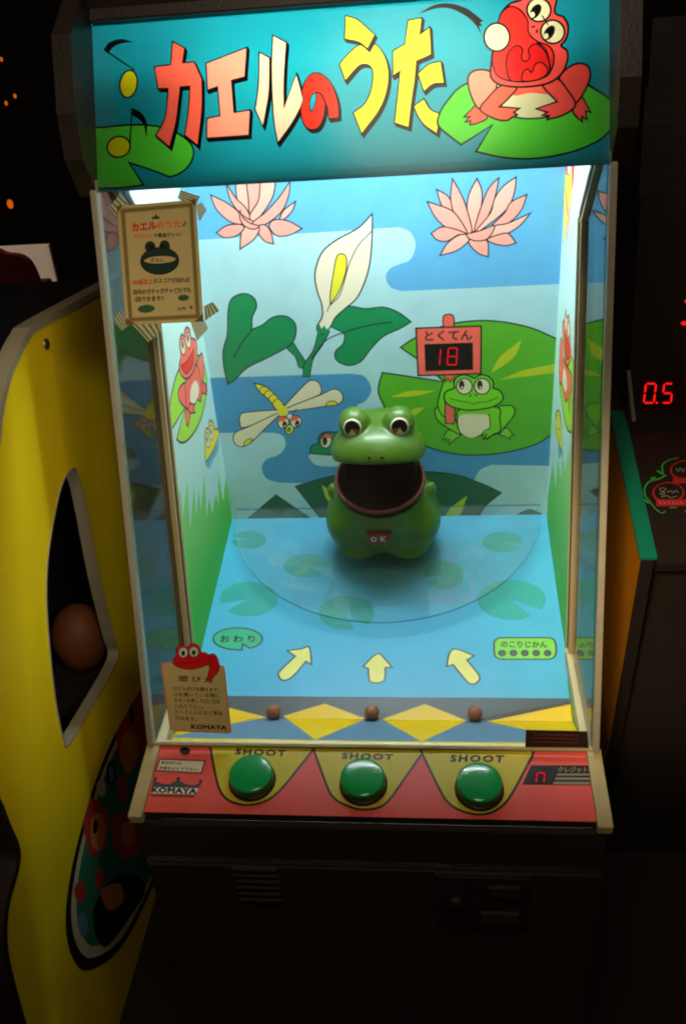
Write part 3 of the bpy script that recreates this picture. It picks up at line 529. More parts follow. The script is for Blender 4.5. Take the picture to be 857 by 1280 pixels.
# --- window frames, panes, front glass
for s in (-1, 1):
    x = s*.2955
    bar = part('window_bar', barb((x, .202, -.004), (x, .362, .600), .008, .024), 'metal_warm')
    part('bar_groove', barb((x-s*.0045, .200, .004), (x-s*.0045, .3585, .596), .002, .007), 'groove', bar); part('bar_bead', barb((x-s*.0048, .208, .002), (x-s*.0048, .368, .600), .003, .004), 'edge_beige', bar)
    up = part('window_bar', barb((x, .362, .602), (x, .262, .708), .008, .024), 'metal_warm'); part('bar_groove', barb((x-s*.0045, .360, .604), (x-s*.0045, .262, .708), .002, .010), 'groove', up)
    part('window_sill_rail', barb((x, .205, -.012), (x, .012, -.024), .014, .022), 'edge_beige')
    part('sill_panel', boxd((s*.3005, .11, -.075), (.010, .19, .085)), 'pr_pad')
    pane = Plane((s*.2995, 0, 0), (0, 1, 0), (0, 0, 1)); W3, FF, _ = slab(pane, [(2, -8), (208, -2), (360, 600), (250, 715), (222, 700)], [], 3); part('side_pane', (W3, FF), 'glass_side')
    part('front_glass_strip', barb(np.array([s*.3025, -.001, -.004]), np.array([s*.3025, 0, 0])+gdir*.742, .008, .014), 'metal')
W3, FF, _ = slab(Plane((0, 0, 0), (1, 0, 0), gdir), [(-298, 4), (298, 4), (298, 738), (-298, 738)], [], 4); part('front_glass', (W3, FF), 'glass_clear')
part('front_sill', boxd((0, .0030, -.0045), (.597, .007, .006)), 'edge_beige')
part('front_sill_base', boxd((0, .008, -.014), (.597, .010, .013)), 'metal')
# --- sloping playfield
PF = Plane((0, DB, 0), (1, 0, 0), (0, 1, FS))
f = PSheet(PF, base_mm=[(-299.5, -420), (299.5, -420), (299.5, -1), (-299.5, -1)], base_mat='pr_fblue')
g1, g2, d1, d2 = K(240, 620, 3.428), K(480, 620, 3.428), K(180, 760, 2.857), K(460, 760, 2.678)
def lily(k, cx, cy, rx, ry, a, wd=26):
    pts = [(cx, cy, 1)]
    for i in range(25):
        t = math.radians(a+wd/2+(360-wd)*i/24); pts.append((cx+rx*math.cos(t), cy+ry*math.sin(t))+((1,) if i in (0, 24) else ()))
    f.fill(k(pts), 'pr_fpad')
for i, a in enumerate([(g1, 243, 188, 75, 38, 190), (g1, 490, 300, 98, 52, 20), (g1, 243, 442, 124, 74, 152), (g1, 660, 500, 120, 74, 60), (g2, 505, 198, 86, 45, 20), (g2, 255, 340, 86, 62, 160), (g2, 545, 445, 146, 86, 42)]):
    f.tag = 'floor_lily_pad_print#%d' % i; lily(*a)
f.tag = 'end_badge_print'
bd = ell(196, 612, 105, 47, 0, 40); bd = [p+() for p in bd]
f.fill(g1([(213, 660, 1), (217, 634, 1), (248, 652, 1)]+[(196+105*math.cos(t), 612-47*math.sin(t)) for t in np.linspace(math.radians(-57), math.radians(258), 34)]), 'pr_oteal', 1.6)
f.text('お わ り', g1([(122, 598)])[0], g1([(268, 598)])[0], g1([(122, 626)])[0], 'pr_ink', .5)
f.tag = 'time_badge_print'
f.fill(g2([(470, 640), (472, 622), (490, 609), (520, 607, 1), (690, 607, 1), (716, 610), (731, 625), (735, 655), (732, 682), (716, 697), (690, 700, 1), (520, 700, 1), (490, 697), (473, 682)]), 'pr_olime', 1.7)
f.text('のこりじかん', g2([(500, 622)])[0], g2([(696, 624)])[0], g2([(500, 648)])[0], 'pr_ink', .5)
for i in range(5): f.oval(504+i*48.7, 673, 14, 12, 'pr_grey', 1.2, 0, g2)
for tg, k, P in (('arrow_print', d1, [(590, 141), (598, 202, 1), (578, 190, 1), (540, 235), (515, 255), (492, 257), (480, 240), (486, 224), (540, 172, 1), (511, 152, 1), (560, 146)]),
                 ('arrow_print#b', d2, [(37, 153), (55, 170), (80, 198, 1), (57, 200, 1), (55, 238), (38, 250), (12, 249), (3, 238), (0, 202, 1), (-17, 196, 1), (16, 162)]),
                 ('arrow_print#c', d2, [(284, 138), (310, 142), (354, 160, 1), (330, 174, 1), (368, 222), (370, 242), (352, 255), (334, 250), (320, 234), (284, 190, 1), (262, 195, 1), (270, 156)])):
    f.tag = tg; f.fill(k(P), 'pr_arrow', 1.7)
f.tag = None
field = f.build('playfield', CAB)
W3, FF, _ = slab(plane_off(PF, -1.0), [(-299, -419), (299, -419), (299, -2), (-299, -2)], [], 8); part('playfield_board', (W3, FF), 'cab_black')
# clear half-round plate above the playfield, carrying the frog
PA = plane_off(PF, 27)
hd = [(-287, -1.5), (287, -1.5)]+[(287*math.cos(t), -1.5-287*math.sin(t)) for t in np.linspace(.02, math.pi-.02, 70)]
hd = [(287*math.cos(t), -1.5-287*math.sin(t)) for t in np.linspace(0, math.pi, 72)]
W3, FF, nf = slab(PA, hd[::-1], [], 4); mk('clear_plate', W3, FF, ['acrylic', 'acrylic_edge'], [0]*nf+[0 if W3[list(g_)][:, 1].min() > DB-.006 else 1 for g_ in FF[nf:]], CAB)
for x in (): part('plate_post', lathe([(0, 0), (.006, 0), (.006, .0224), (0, .0224)], PF.w(x*1000, -60, .3), PF.n, 14), 'metal')
# --- ball trough in front of the playfield
PT1 = Plane((0, .137, -.088), (1, 0, 0), (0, .038, .0127)); PT2 = Plane((0, .137, -.088), (1, 0, 0), (0, 1, -.523))
t1 = PSheet(PT1, base_mm=[(-299, 0), (299, 0), (299, 40), (-299, 40)], base_mat='pr_grey'); t2 = PSheet(PT2, base_mm=[(-299, -122), (299, -122), (299, 0), (-299, 0)], base_mat='pr_bgrey')
dia = [[(333, 896.5), (288, 885), (195, 862), (195, 925), (288, 904.5)], [(354, 895), (406, 879.5), (457, 898.5), (394, 925)], [(477, 899), (531, 880), (583, 901), (527, 927)], [(607.5, 902), (722, 878), (760, 870), (760, 925), (656, 912)]]
for i, P in enumerate(dia):
    for sh in (t1, t2): sh.tag = 'yellow_diamond_print#%d' % i; sh.poly(P, 'pr_wedge')
t2.tag = 'yellow_border_print'; t2.poly([(150, 921), (450, 926), (790, 929), (790, 960), (150, 950)], 'pr_wedge')
t1.tag = t2.tag = None; t1.build('trough_back_slope', CAB); t2.build('trough_front_slope', CAB)
part('guide_wire', tubed([PT1.W(np.array([c[:2] for c in PT1.px([(603, 898.5)])]), 3)[0], PT1.W(np.array([c[:2] for c in PT1.px([(716, 878)])]), 3)[0]], .0006, 8), 'groove')
for i, (x, y, lb) in enumerate([(343, 894, 'brown wooden ball in the trough below the green badge, beside the instruction sticker'), (465, 898, 'brown wooden ball in the trough below the upright yellow arrow'), (593, 899, 'brown wooden ball in the trough at the end of the guide wire')]):
    c = PT1.W(np.array([q[:2] for q in PT1.px([(x, y+1)])]), 0)[0]; r = .0112; cc = (c[0], .1395, -.088+r*1.12)
    V, F = lathe([(r*math.sin(t), -r*math.cos(t)) for t in np.linspace(0, math.pi, 18)], cc, (0.2*i, .3, 1), 24)
    tag(mk('wooden_ball', V, F, ['wood_ball'], None, None, True), lb, 'ball', 'balls waiting in the trough')
# --- control panel
PC = Plane((0, .001, -.0095), (1, 0, 0), (0, 1, .17))
cb = np.array([q[:2] for q in PC.px([(460, 1021)])])[0][1]
c = PSheet(PC, base_mm=[(-291, cb), (291, cb), (291, 0), (-291, 0)], base_mat='pr_cpred')
b7, b2, b3 = K(250, 860, 3.428), K(150, 920, 6.121), K(630, 890, 5.356)
for tg, P in (('button_zone_print', b7([(42, 215, 1), (45, 255), (60, 340), (80, 425), (110, 472), (160, 496), (220, 500), (290, 480), (350, 430), (420, 345), (486, 262, 1), (492, 215, 1)])), ('button_zone_print#b', [(391.5, 936, 1), (409, 984), (419, 999), (437, 1008.5), (454, 1012), (474, 1009), (487, 999), (500, 981), (527, 942, 1), (532, 925, 1), (388, 922, 1)]), ('button_zone_print#c', d2([(180, 487, 1), (240, 610), (275, 658), (330, 685), (390, 690), (440, 668), (480, 622), (550, 492, 1), (556, 450, 1), (165, 450, 1)]))):
    c.tag = tg; c.fill(P, 'pr_cpyel', 2.0)
c.tag = 'button_zone_print'; c.text('SHOOT', b7([(156, 260)])[0], b7([(366, 268)])[0], b7([(152, 284)])[0], 'pr_ink', .7, 1.25)
c.tag = 'button_zone_print#b'; c.text('SHOOT', b7([(612, 278)])[0], b7([(826, 284)])[0], b7([(608, 302)])[0], 'pr_ink', .7, 1.25)
c.tag = 'button_zone_print#c'; c.text('SHOOT', d2([(278, 492)])[0], d2([(453, 494)])[0], d2([(275, 514)])[0], 'pr_ink', .7, 1.25)
c.tag = 'staff_note_print'; c.poly(b2([(305, 177), (650, 190), (621, 284), (276, 264)]), 'pr_white', 1.2)
c.text('景品切れは', b2([(318, 192)])[0], b2([(474, 198)])[0], b2([(310, 214)])[0], 'pr_ink', .12); c.text('係員をよんで下さい。', b2([(302, 230)])[0], b2([(606, 246)])[0], b2([(296, 254)])[0], 'pr_ink', .12)
c.tag = 'crown_logo_print'
c.poly(b2([(252, 380), (604, 392), (578, 446), (240, 440)]), 'pr_white'); c.poly(b2([(238, 440), (576, 448), (566, 472), (232, 462)]), 'pr_brown')
c.fill(b2([(258, 342, 1), (320, 368), (380, 370), (446, 340, 1), (500, 370), (560, 380), (622, 356, 1), (600, 396, 1), (250, 386, 1)]), 'pr_steel', .7)
for x, y in ((270, 328), (446, 327), (617, 345)): c.oval(x, y, 11, 10, 'pr_steel', .7, 0, b2)
c.text('KOMAYA', b2([(250, 392)])[0], b2([(586, 404)])[0], b2([(244, 430)])[0], 'pr_navy', .8, 1.1)
c.tag = 'coin_hole_print'; c.oval(497, 115, 41, 31, 'pr_black', 0, 0, b2)
c.tag = 'credit_window_print'; c.poly(b3([(178, 357), (600, 357), (606, 492), (118, 487)]), 'pr_black')
c.text('クレジット', b3([(362, 368)])[0], b3([(556, 368)])[0], b3([(358, 404)])[0], 'pr_silver', .25)
for P in ([(352, 412), (572, 412), (574, 425), (347, 425)], [(343, 437), (576, 439), (578, 455), (336, 454)], [(332, 466), (580, 468), (582, 486), (324, 484)]): c.poly(b3(P), 'pr_silver')
c.tag = None
ctrl = c.build('control_panel', CAB)
e0 = eight(212, 264, 408, 472, 6); seg7(b3, PC, ctrl, [e0[k] for k in 'abcef'], 'led_red', w=1.6)
yb = PC.w(0, cb)
W3, FF, _ = slab(plane_off(PC, -1.0), [(-291, cb), (291, cb), (291, -1), (-291, -1)], [], 14); part('panel_board', (W3, FF), 'cab_black')
for s in (-1, 1):
    p, q = PC.w(s*301, 4, -5), PC.w(s*301, cb-9, -5); part('panel_side_strip', barb(p, q, .0185, .016), 'edge_beige')
for i, (x, y) in enumerate([(315.5, 976), (454, 981), (598.5, 987)]):
    a, bb = [q[:2] for q in PC.px([(x, y)])][0]; base = PC.w(a, bb, .4)
    bt = part('push_button', lathe([(0, 0), (.0318, 0), (.0318, .002), (.0312, .0045), (.0300, .0052), (.027, .0052)], base, PC.n, 48), 'btn_base', smooth=True)
    part('button_skirt', lathe([(.0297, .0045), (.0297, .012), (.0295, .0155), (.0290, .0162)], base, PC.n, 48), 'btn_skirt', bt, True)
    part('button_cap', lathe([(.0291, .0160), (.0291, .0172), (.0282, .0186), (.0250, .0191), (.012, .0194), (0, .0195)], base, PC.n, 48), 'btn_green', bt, True)
# --- lower body
fy = yb[1]; part('body', boxd((0, (fy-.004+.60)/2, (GZ+.003-.125)/2), (.612, .60-(fy-.004), (-.125-GZ-.003)), bev=.004), 'cab_black')
part('panel_fascia', boxd((0, fy+.0015, yb[2]-.052), (.609, .010, .066)), 'cab_black')
PBD = Plane((0, fy-.0045, 0), (1, 0, 0), (0, 0, 1))
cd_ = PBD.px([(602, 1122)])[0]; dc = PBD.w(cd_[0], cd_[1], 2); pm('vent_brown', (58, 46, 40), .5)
dr = part('coin_door', boxd(dc, (.125, .010, .105), bev=.003), 'hood_black'); part('coin_slot', boxd(dc+np.array([.028, -.006, .025]), (.04, .006, .022)), 'vent_brown', dr); part('coin_return', boxd(dc+np.array([.024, -.006, -.032]), (.05, .006, .026)), 'groove', dr); part('door_lock', lathe([(0, .006), (.007, .005), (.008, 0)], dc+np.array([-.035, -.0048, 0]), (0, -1, 0), 20), 'vent_brown', dr)
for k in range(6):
    a_ = PBD.px([(318+k*1.5, 1084+k*7.5)])[0]; part('vent_slat', boxd(PBD.w(a_[0], a_[1], 2), (.062, .008, .0035)), 'vent_brown')  # slats lighter than the body: edge highlights put into their colour
# ------------------------------------------------------------------ the frog in the case
def sell(p, c, r): q = (p-np.array(c))/np.array(r); k0 = np.linalg.norm(q, axis=1); k1 = np.linalg.norm(q/np.array(r), axis=1); return k0*(k0-1)/np.maximum(k1, 1e-9)
def smin(a, b, k): h = np.clip(.5+.5*(b-a)/k, 0, 1); return b*(1-h)+a*h-k*h*(1-h)
def smax(a, b, k): return -smin(-a, -b, k)
def star(c, sdf, nu, nv, it=90):
    th = np.linspace(0, math.pi, nv); ph = np.linspace(0, 2*math.pi, nu, endpoint=False); D = []
    for t in th:
        for q in ph: D.append((math.sin(t)*math.cos(q), math.sin(t)*math.sin(q), math.cos(t)))
    D = np.array(D); r = np.zeros(len(D)); c = np.array(c)
    for _ in range(it): r += -.6*sdf(c+D*r[:, None])
    F = [(i*nu+k, (i+1)*nu+k, (i+1)*nu+(k+1) % nu, i*nu+(k+1) % nu) for i in range(nv-1) for k in range(nu)]
    return c+D*r[:, None], F
FO = PA.w(2, -98, .2); FROG = root('frog_figure', tuple(FO), 'glossy green plastic frog with wide open dark mouth standing on the clear plate', 'toy frog')
def loc(V): return np.asarray(V)+FO
def head(p):
    d = sell(p, (0, -.030, .2065), (.0785, .066, .050)); d = smax(d, .2095-.36*(p[:, 1]+.09)-p[:, 2], .004); d = smin(d, sell(p, (0, .012, .222), (.058, .05, .032)), .02)
    for s in (-1, 1): d = smin(d, sell(p, (s*.0365, -.034, .2560), (.0262, .026, .0270)), .006)
    return d
V, F = star((0, -.028, .232), head, 150, 100); hd_ = mk('head', loc(V), F, ['frog_green'], None, FROG, True)
JC, JN = np.array([0, -.033, .150]), np.array([0, -.52, .854]); JN /= np.linalg.norm(JN); JX = np.array([1., 0, 0]); JY = np.cross(JN, JX)
JR = (.0735, .064, .066)
def jaw(p): q = np.stack([(p-JC) @ JX, (p-JC) @ JY, (p-JC) @ JN], 1); return sell(q, (0, 0, 0), JR)
def body(p):
    d = sell(p, (0, -.008, .105), (.083, .072, .075)); d = smin(d, sell(p, (0, .002, .061), (.091, .075, .064)), .03)
    for s in (-1, 1):
        d = smin(d, sell(p, (s*.066, -.004, .050), (.031, .054, .038)), .03); d = smin(d, sell(p, (s*.044, -.038, .010), (.030, .026, .011)), .022); d = smin(d, sell(p, (s*.084, -.012, .116), (.010, .013, .014)), .005)
    d = smax(d, (p-JC) @ JN-.001, .004); d = smax(d, -jaw(p), .004); return smax(d, -p[:, 2], .003)
V, F = star((0, .0, .045), body, 170, 130); mk('body', loc(V), F, ['frog_green'], None, FROG, True)
V, F = [], []; nr, ns = 14, 56
for i in range(nr+1):
    t = math.pi/2*i/nr
    for k in range(ns): a = 2*math.pi*k/ns; V.append(JC+.985*(JX*JR[0]*math.cos(a)*math.cos(t)+JY*JR[1]*math.sin(a)*math.cos(t)-JN*JR[2]*math.sin(t)*.98))
F = [(i*ns+k, i*ns+(k+1) % ns, (i+1)*ns+(k+1) % ns, (i+1)*ns+k) for i in range(nr) for k in range(ns)]
mk('mouth_lining', loc(V), F, ['mouth_dark'], None, FROG, True)
V, F = [], []
for k in range(64):
    a = 2*math.pi*k/64; ct = JC+JX*JR[0]*math.cos(a)+JY*JR[1]*math.sin(a); rd = (JX*math.cos(a)+JY*math.sin(a))
    for j in range(10): q = 2*math.pi*j/10; V.append(ct+rd*.0042*math.cos(q)+JN*.0042*math.sin(q))
F = [(k*10+j, ((k+1) % 64)*10+j, ((k+1) % 64)*10+(j+1) % 10, k*10+(j+1) % 10) for k in range(64) for j in range(10)]
mk('lip', loc(V), F, ['lip_red'], None, FROG, True)
V, F = [], []
for i, z in enumerate(np.linspace(.13, .222, 8)):
    for k in range(41):
        a = math.radians(-18+216*k/40); V.append((.063*math.cos(a), -.012+.052*math.sin(a), z))
F = [(i*41+k, i*41+k+1, (i+1)*41+k+1, (i+1)*41+k) for i in range(7) for k in range(40)]
mk('throat', loc(V), F, ['mouth_dark'], None, FROG, True)
for s in (-1, 1):
    d = np.array([s*.06, -.96, .12]); d /= np.linalg.norm(d); x = np.cross((0, 0, 1), d); x /= -np.linalg.norm(x); x = -x if x[0] < 0 else x; y = np.cross(d, x); y = y if y[2] > 0 else -y
    ctr = np.array([s*.0365, -.034, .2560])+d*.0238; V, F, I = [], [], []; Rr = .0150; rings = [0, .25, .5, .72, .86, .89, 1.0, 1.02]; ns = 36
    for ri in rings:
        for k in range(ns):
            a = 2*math.pi*k/ns; rr = min(ri, 1)*Rr; h = .0038*(1-min(ri, 1)**2) if ri <= 1 else -.006; V.append(ctr+x*rr*math.cos(a)+y*rr*math.sin(a)+d*h)
    for i in range(len(rings)-1):
        for k in range(ns):
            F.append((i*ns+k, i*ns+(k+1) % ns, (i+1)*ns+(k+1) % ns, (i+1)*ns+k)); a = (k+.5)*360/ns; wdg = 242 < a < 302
            I.append(0 if i >= 4 else (0 if wdg and i >= 0 else (2 if (300 < a < 350 if s < 0 else 190 < a < 245) and i in (1, 2) else 1)))  # amber sectors are a highlight painted into the eye
    mk('eye', loc(V), F, ['eye_white', 'eye_black', 'eye_glint'], I, FROG, True)
    V, F = lathe([(0, .0012), (.0016, .001), (.0026, 0), (.0016, -.001)], loc([(s*.0105, -.0930, .2235)])[0], (0, -1, .25), 14); part('nostril', (V, F), 'eye_black', FROG)
PBG = Plane(loc([(-.003, -.0865, .062)])[0], (1, .02, 0), (0, -.05, 1)); bq = [(-21, 12), (21, 12), (16, -6), (0, -15), (-16, -6)]
W3, FF, _ = slab(PBG, bq[::-1], [], 8); bdg = part('badge', (W3, FF), 'badge_red', FROG)
pb = PSheet(plane_off(PBG, .4), base_mm=bq[::-1], base_mat='badge_red')
def glyph_mm(sh, body, x0, x1, y0, y1, mat, bold):
    L_ = glyphs(body); A = np.vstack(L_); lo, hi = A.min(0), A.max(0)
    P = [np.array([x0, y0])+(l-lo)/(hi-lo)*np.array([x1-x0, y1-y0]) for l in L_]; sh.raw([offset(q, bold if i == 0 or len(P) == 1 else -bold) for i, q in enumerate(P)], mat)
glyph_mm(pb, 'O', -13, -4, -4, 6, 'pr_white', .5); glyph_mm(pb, 'K', 3, 12, -4, 6, 'pr_white', .5)
pb.build('badge_face', bdg)
# ------------------------------------------------------------------ papers and stickers on the front glass
PG = Plane(gdir*0+np.array([0, -.0008, 0]), (1, 0, 0), gdir)
pz, tz = K(140, 240, 7.14), K(190, 790, 7.79)
def tape(name, quad, parent, stripes, off):
    q = np.array([c_[:2] for c_ in PG.px(pz(quad))]); A = ASheet(PG, base_mm=q, base_mat='pp_tape')
    if stripes:
        for k in range(4):
            t0, t1_ = (k+.25)/4, (k+.7)/4; P = [q[0]+(q[1]-q[0])*t0, q[0]+(q[1]-q[0])*t1_, q[3]+(q[2]-q[3])*t1_, q[3]+(q[2]-q[3])*t0]; A.raw([np.array(P)], 'pp_tapedk')
    else:
        for i in range(5):
            for j in range(5):
                u, v = (i+.5)/5, (j+.5)/5; c_ = q[0]*(1-u)*(1-v)+q[1]*u*(1-v)+q[2]*u*v+q[3]*(1-u)*v; A.raw([np.array(ell(c_[0], c_[1], .7, .7, 0, 8))], 'pp_cream')
    A.build(name, parent, off=off)
a = ASheet(PG, base_px=pz([(46, 125), (748, 66), (820, 1155), (128, 1188)]), base_mat='pp_paper')
def inset(k): 
    q = np.array([(46, 125), (748, 66), (820, 1155), (128, 1188)], float); ctr = q.mean(0); return [tuple(p) for p in ctr+(q-ctr)*np.array([1-2*k/690, 1-2*k/1050])]
def frame(k0, k1, mat): a.poly(pz(inset(k0)), mat); a.poly(pz(inset(k1)), 'pp_paper')
frame(30, 36, 'pp_ink'); frame(40, 56, 'pp_brown'); frame(60, 64, 'pp_ink')
for P in ([(46, 125), (100, 120), (52, 190)], [(690, 70), (748, 66), (752, 130)], [(820, 1155), (735, 1160), (815, 1080)], [(128, 1188), (220, 1183), (124, 1120)]): a.poly(pz(P), 'pp_brown')
a.poly(pz([(358, 215), (378, 228), (394, 192), (412, 226), (430, 212), (428, 240), (360, 244)]), 'pp_dkgreen')
def tx(body, x0, y0, x1, y1, h, mat, bold): a.text(body, pz([(x0, y0)])[0], pz([(x1, y1)])[0], pz([(x0+h*.07, y0+h)])[0], mat, bold)
tx('カエル', 180, 285, 392, 262, 68, 'pp_red', .55); tx('のうた', 400, 268, 615, 252, 60, 'pp_orange', .45); tx('♪', 628, 255, 660, 252, 50, 'pp_ink', .2)
tx('30点以上', 196, 378, 362, 368, 36, 'pp_orange', .2); tx('で景品ゲット!', 374, 372, 614, 360, 36, 'pp_ink', .2)
for ex in (343, 472): a.oval(ex, 490 if ex < 400 else 482, 43, 46, 'pp_dkgreen', 1.2, 0, pz)
for ex, ey in ((360, 490), (455, 484)): a.oval(ex, ey, 18, 20, 'pp_ink', 0, 0, pz)
a.oval(428, 615, 168, 118, 'pp_dkgreen', 1.6, -3, pz); a.fill(pz([(272, 612, 1), (340, 580), (430, 568), (520, 572), (586, 592, 1), (540, 625), (430, 642), (330, 638)]), 'pp_paper', 1.2)
tx('さらに…', 345, 592, 512, 590, 34, 'pp_ink', .15)
tx('60点以上', 186, 782, 366, 772, 48, 'pp_red', .25); tx('のスコアが出れば', 374, 770, 694, 760, 44, 'pp_ink', .2)
tx('店内のガチャガチャどれでも', 190, 872, 704, 850, 44, 'pp_ink', .2); tx('1回できます!!', 204, 938, 460, 926, 44, 'pp_ink', .2)
a.oval(308, 1042, 76, 36, 'pp_green', 0, -4, pz); a.oval(640, 944, 50, 28, 'pp_green', 0, -4, pz); tx('店長', 586, 1032, 660, 1026, 24, 'pp_ink', .1); a.oval(708, 1028, 14, 17, 'pp_brown', 0, 0, pz)
ntc = a.build('paper_notice', None, off=.8); ntc.name = 'paper_notice'
tag(ntc, 'brown bordered paper notice with frog face, taped to the front glass by striped tape', 'notice')
tape('tape_piece', [(-30, 140), (70, 20), (140, 90), (40, 215)], ntc, True, .4); tape('tape_piece', [(585, 60), (610, -20), (790, 40), (745, 130)], ntc, True, .4); tape('tape_piece', [(745, 120), (800, 90), (850, 160), (780, 270)], ntc, False, .4)
tape('tape_piece', [(10, 1140), (80, 1050), (150, 1190), (90, 1240)], ntc, True, .4); tape('tape_piece', [(180, 1180), (420, 1170), (440, 1240), (330, 1340)], ntc, True, .4); tape('tape_piece', [(820, 1020), (900, 980), (960, 1060), (830, 1150)], ntc, True, .4); tape('tape_piece', [(700, 1160), (830, 1150), (860, 1220), (760, 1330)], ntc, False, .4)
# instruction sticker
brd = [(108, 300), (180, 294, 1), (690, 326, 1), (708, 345), (740, 640), (772, 950), (762, 978), (735, 986, 1), (220, 965, 1), (186, 950), (172, 918), (130, 620), (90, 330)]
hdp = [(203, 295), (210, 250), (235, 225), (228, 175), (255, 132), (300, 124), (342, 140), (380, 110), (430, 112), (470, 150), (484, 192), (520, 196), (555, 215), (600, 206), (640, 245), (660, 320), (640, 390), (575, 462), (565, 490, 1), (552, 466, 1), (530, 470, 1), (545, 420), (560, 350), (550, 318), (470, 345), (380, 362), (290, 352), (230, 328)]
sb = brd[:2]+[(230, 297, 1)]
i_ = ASheet(PG, base_mm=smooth(PG.px(tz([(108, 300), (180, 294, 1), (222, 300, 1), (203, 290), (210, 250), (235, 225), (228, 175), (255, 132), (300, 124), (342, 140), (380, 110), (430, 112), (470, 150), (484, 192), (520, 196), (555, 215), (600, 206), (640, 245), (660, 322, 1), (690, 326, 1), (708, 345), (740, 640), (772, 950), (762, 978), (735, 986, 1), (220, 965, 1), (186, 950), (172, 918), (130, 620), (90, 330)]))), base_mat='pp_pink')
B_ = smooth(PG.px(tz(brd))); i_.raw([offset(B_, -1.6)], 'pp_paper')
i_.text('遊び方', tz([(252, 420)])[0], tz([(600, 440)])[0], tz([(256, 476)])[0], 'pp_ink', .2, 1.4)
for n_, (ln, x1) in enumerate([('カエルが口を開きます。', 655), ('口を開いている間に', 658), ('ボタンを押して口に玉を', 660), ('入れて下さい。', 498), ('たくさん入れると景品', 682), ('が出ます。', 430)]):
    y0 = 528+n_*57; i_.text(ln, tz([(206+n_*4, y0)])[0], tz([(x1, y0+14)])[0], tz([(211+n_*4, y0+40)])[0], 'pp_ink', .12)
i_.text('KOMAYA', tz([(384, 900)])[0], tz([(726, 910)])[0], tz([(384, 940)])[0], 'pp_ink', .5, 1.05)
i_.fill(tz(hdp), 'pp_salmon', 1.1); i_.stroke(tz([(553, 225), (562, 270), (548, 318)]), .9); i_.stroke(tz([(240, 290), (330, 302), (420, 294), (500, 270)]), .6); i_.stroke(tz([(360, 262), (366, 270)]), .8); i_.stroke(tz([(392, 262), (398, 256)]), .8)
for ex, ey in ((305, 198), (408, 192)): i_.oval(ex, ey, 46, 50, 'pp_cream', .9, 0, tz); i_.oval(ex, ey+8, 18, 26, 'pp_ink', 0, 0, tz)
stk = i_.build('instruction_sticker', None, off=.4); tag(stk, 'small brown how to play sticker topped by a red frog head on the front glass', 'sticker')
q = np.array([c_[:2] for c_ in PG.px([(657, 912), (733, 914), (735, 934), (656, 933)])])
W3, FF, _ = slab(plane_off(PG, 1.6), offset(q, .2), [], 1.2); wl = mk('warning_label', W3, FF, ['label_dark']); tag(wl, 'dark maroon rectangular label on the glass above the credit display', 'label')
for k in range(3):
    P = [q[0]+(q[3]-q[0])*(.22+.22*k)+(q[1]-q[0])*.12, q[0]+(q[3]-q[0])*(.22+.22*k)+(q[1]-q[0])*.86]; rb = ribbon(np.array(P), 1.4); W3, FF, _ = slab(plane_off(PG, 1.9), rb, [], .25); mk('label_line_print', W3, FF, ['label_line'], None, wl)
# ------------------------------------------------------------------ the yellow machine on the left
XL = -.48; PY = Plane((XL, 0, 0), (0, 1, 0), (0, 0, 1)); yz = K(0, 240, 2.4615)
LM = root('yellow_machine', (-.75, .4, GZ), 'yellow sided game machine with a leaf shaped window and round sticker', 'arcade game')
out = [(-40, 700), (-12, 620), (0, 553), (4, 516), (16, 467), (37, 423), (53, 408), (126, 366)]
o1 = smooth(PY.px(out), False); top = o1[-1]; d_ = o1[-1]-o1[-8]; d_ /= np.linalg.norm(d_); back_t = top+d_*320
low = smooth(PY.px([(-30, 950), (0, 1000), (12, 1030), (24, 1060), (22, 1085), (10, 1130), (8, 1180), (18, 1230), (35, 1290)]), False); fl_ = np.array([low[-1][0]+30, GZ*1000+4])
profile = np.vstack([o1, [back_t], [[back_t[0], GZ*1000+4]], [fl_], low[::-1]])
win = smooth(PY.px([(90, 586), (97, 592), (106, 625), (124, 720), (142, 795), (148, 815), (142, 835), (112, 888), (86, 930), (80, 926), (70, 880), (62, 810), (58, 740), (62, 680), (76, 610)]))
W3, FF, nf = slab(PY, profile, [win], 20); mk('side_panel', W3, FF, ['panel_yellow', 'tmold_grey'], [0]*nf+[1]*(len(FF)-nf), LM)
rbn = ribbon(np.vstack([o1, [back_t]]), 11); rbn = rbn[~np.isnan(rbn).any(1)]
W3, FF, _ = slab(plane_off(PY, 1.5), rbn+np.array([-4, 4]), [], 26); part('edge_moulding', (W3, FF), 'tmold_grey', LM)
rbn = ribbon(low, 12); W3, FF, _ = slab(plane_off(PY, 1.5), rbn+np.array([-5, 0]), [], 26); part('lower_edge_moulding', (W3, FF), 'mach_black', LM)
inn = offset(profile, -45); W3, FF, _ = slab(Plane((XL-.17, 0, 0), (0, 1, 0), (0, 0, 1)), inn, [], 480); part('cabinet_body', (W3, FF), 'mach_navy', LM)
tp = [PY.w(*o1[-7])+np.array([-.32, 0, -.040]), PY.w(*back_t)+np.array([-.32, 0, -.040])]; part('top_deck', barb(tp[0], tp[1], .58, .02), 'mach_navy', LM)
rim = ribbon(np.vstack([win, win[:1]]), 3.0); W3, FF, _ = slab(plane_off(PY, 1.2), offset(win, 1.4), [offset(win, -1.2)], 3); part('window_rim', (W3, FF), 'tmold_grey', LM)
sc = PY.px([(58, 430)])[0]; part('screw', lathe([(0, .0030), (.003, .0026), (.0032, .0018), (.0058, .0034), (.0085, .0016), (.009, 0)], PY.w(sc[0], sc[1], 0), (1, 0, 0), 24), 'screw', LM, True)
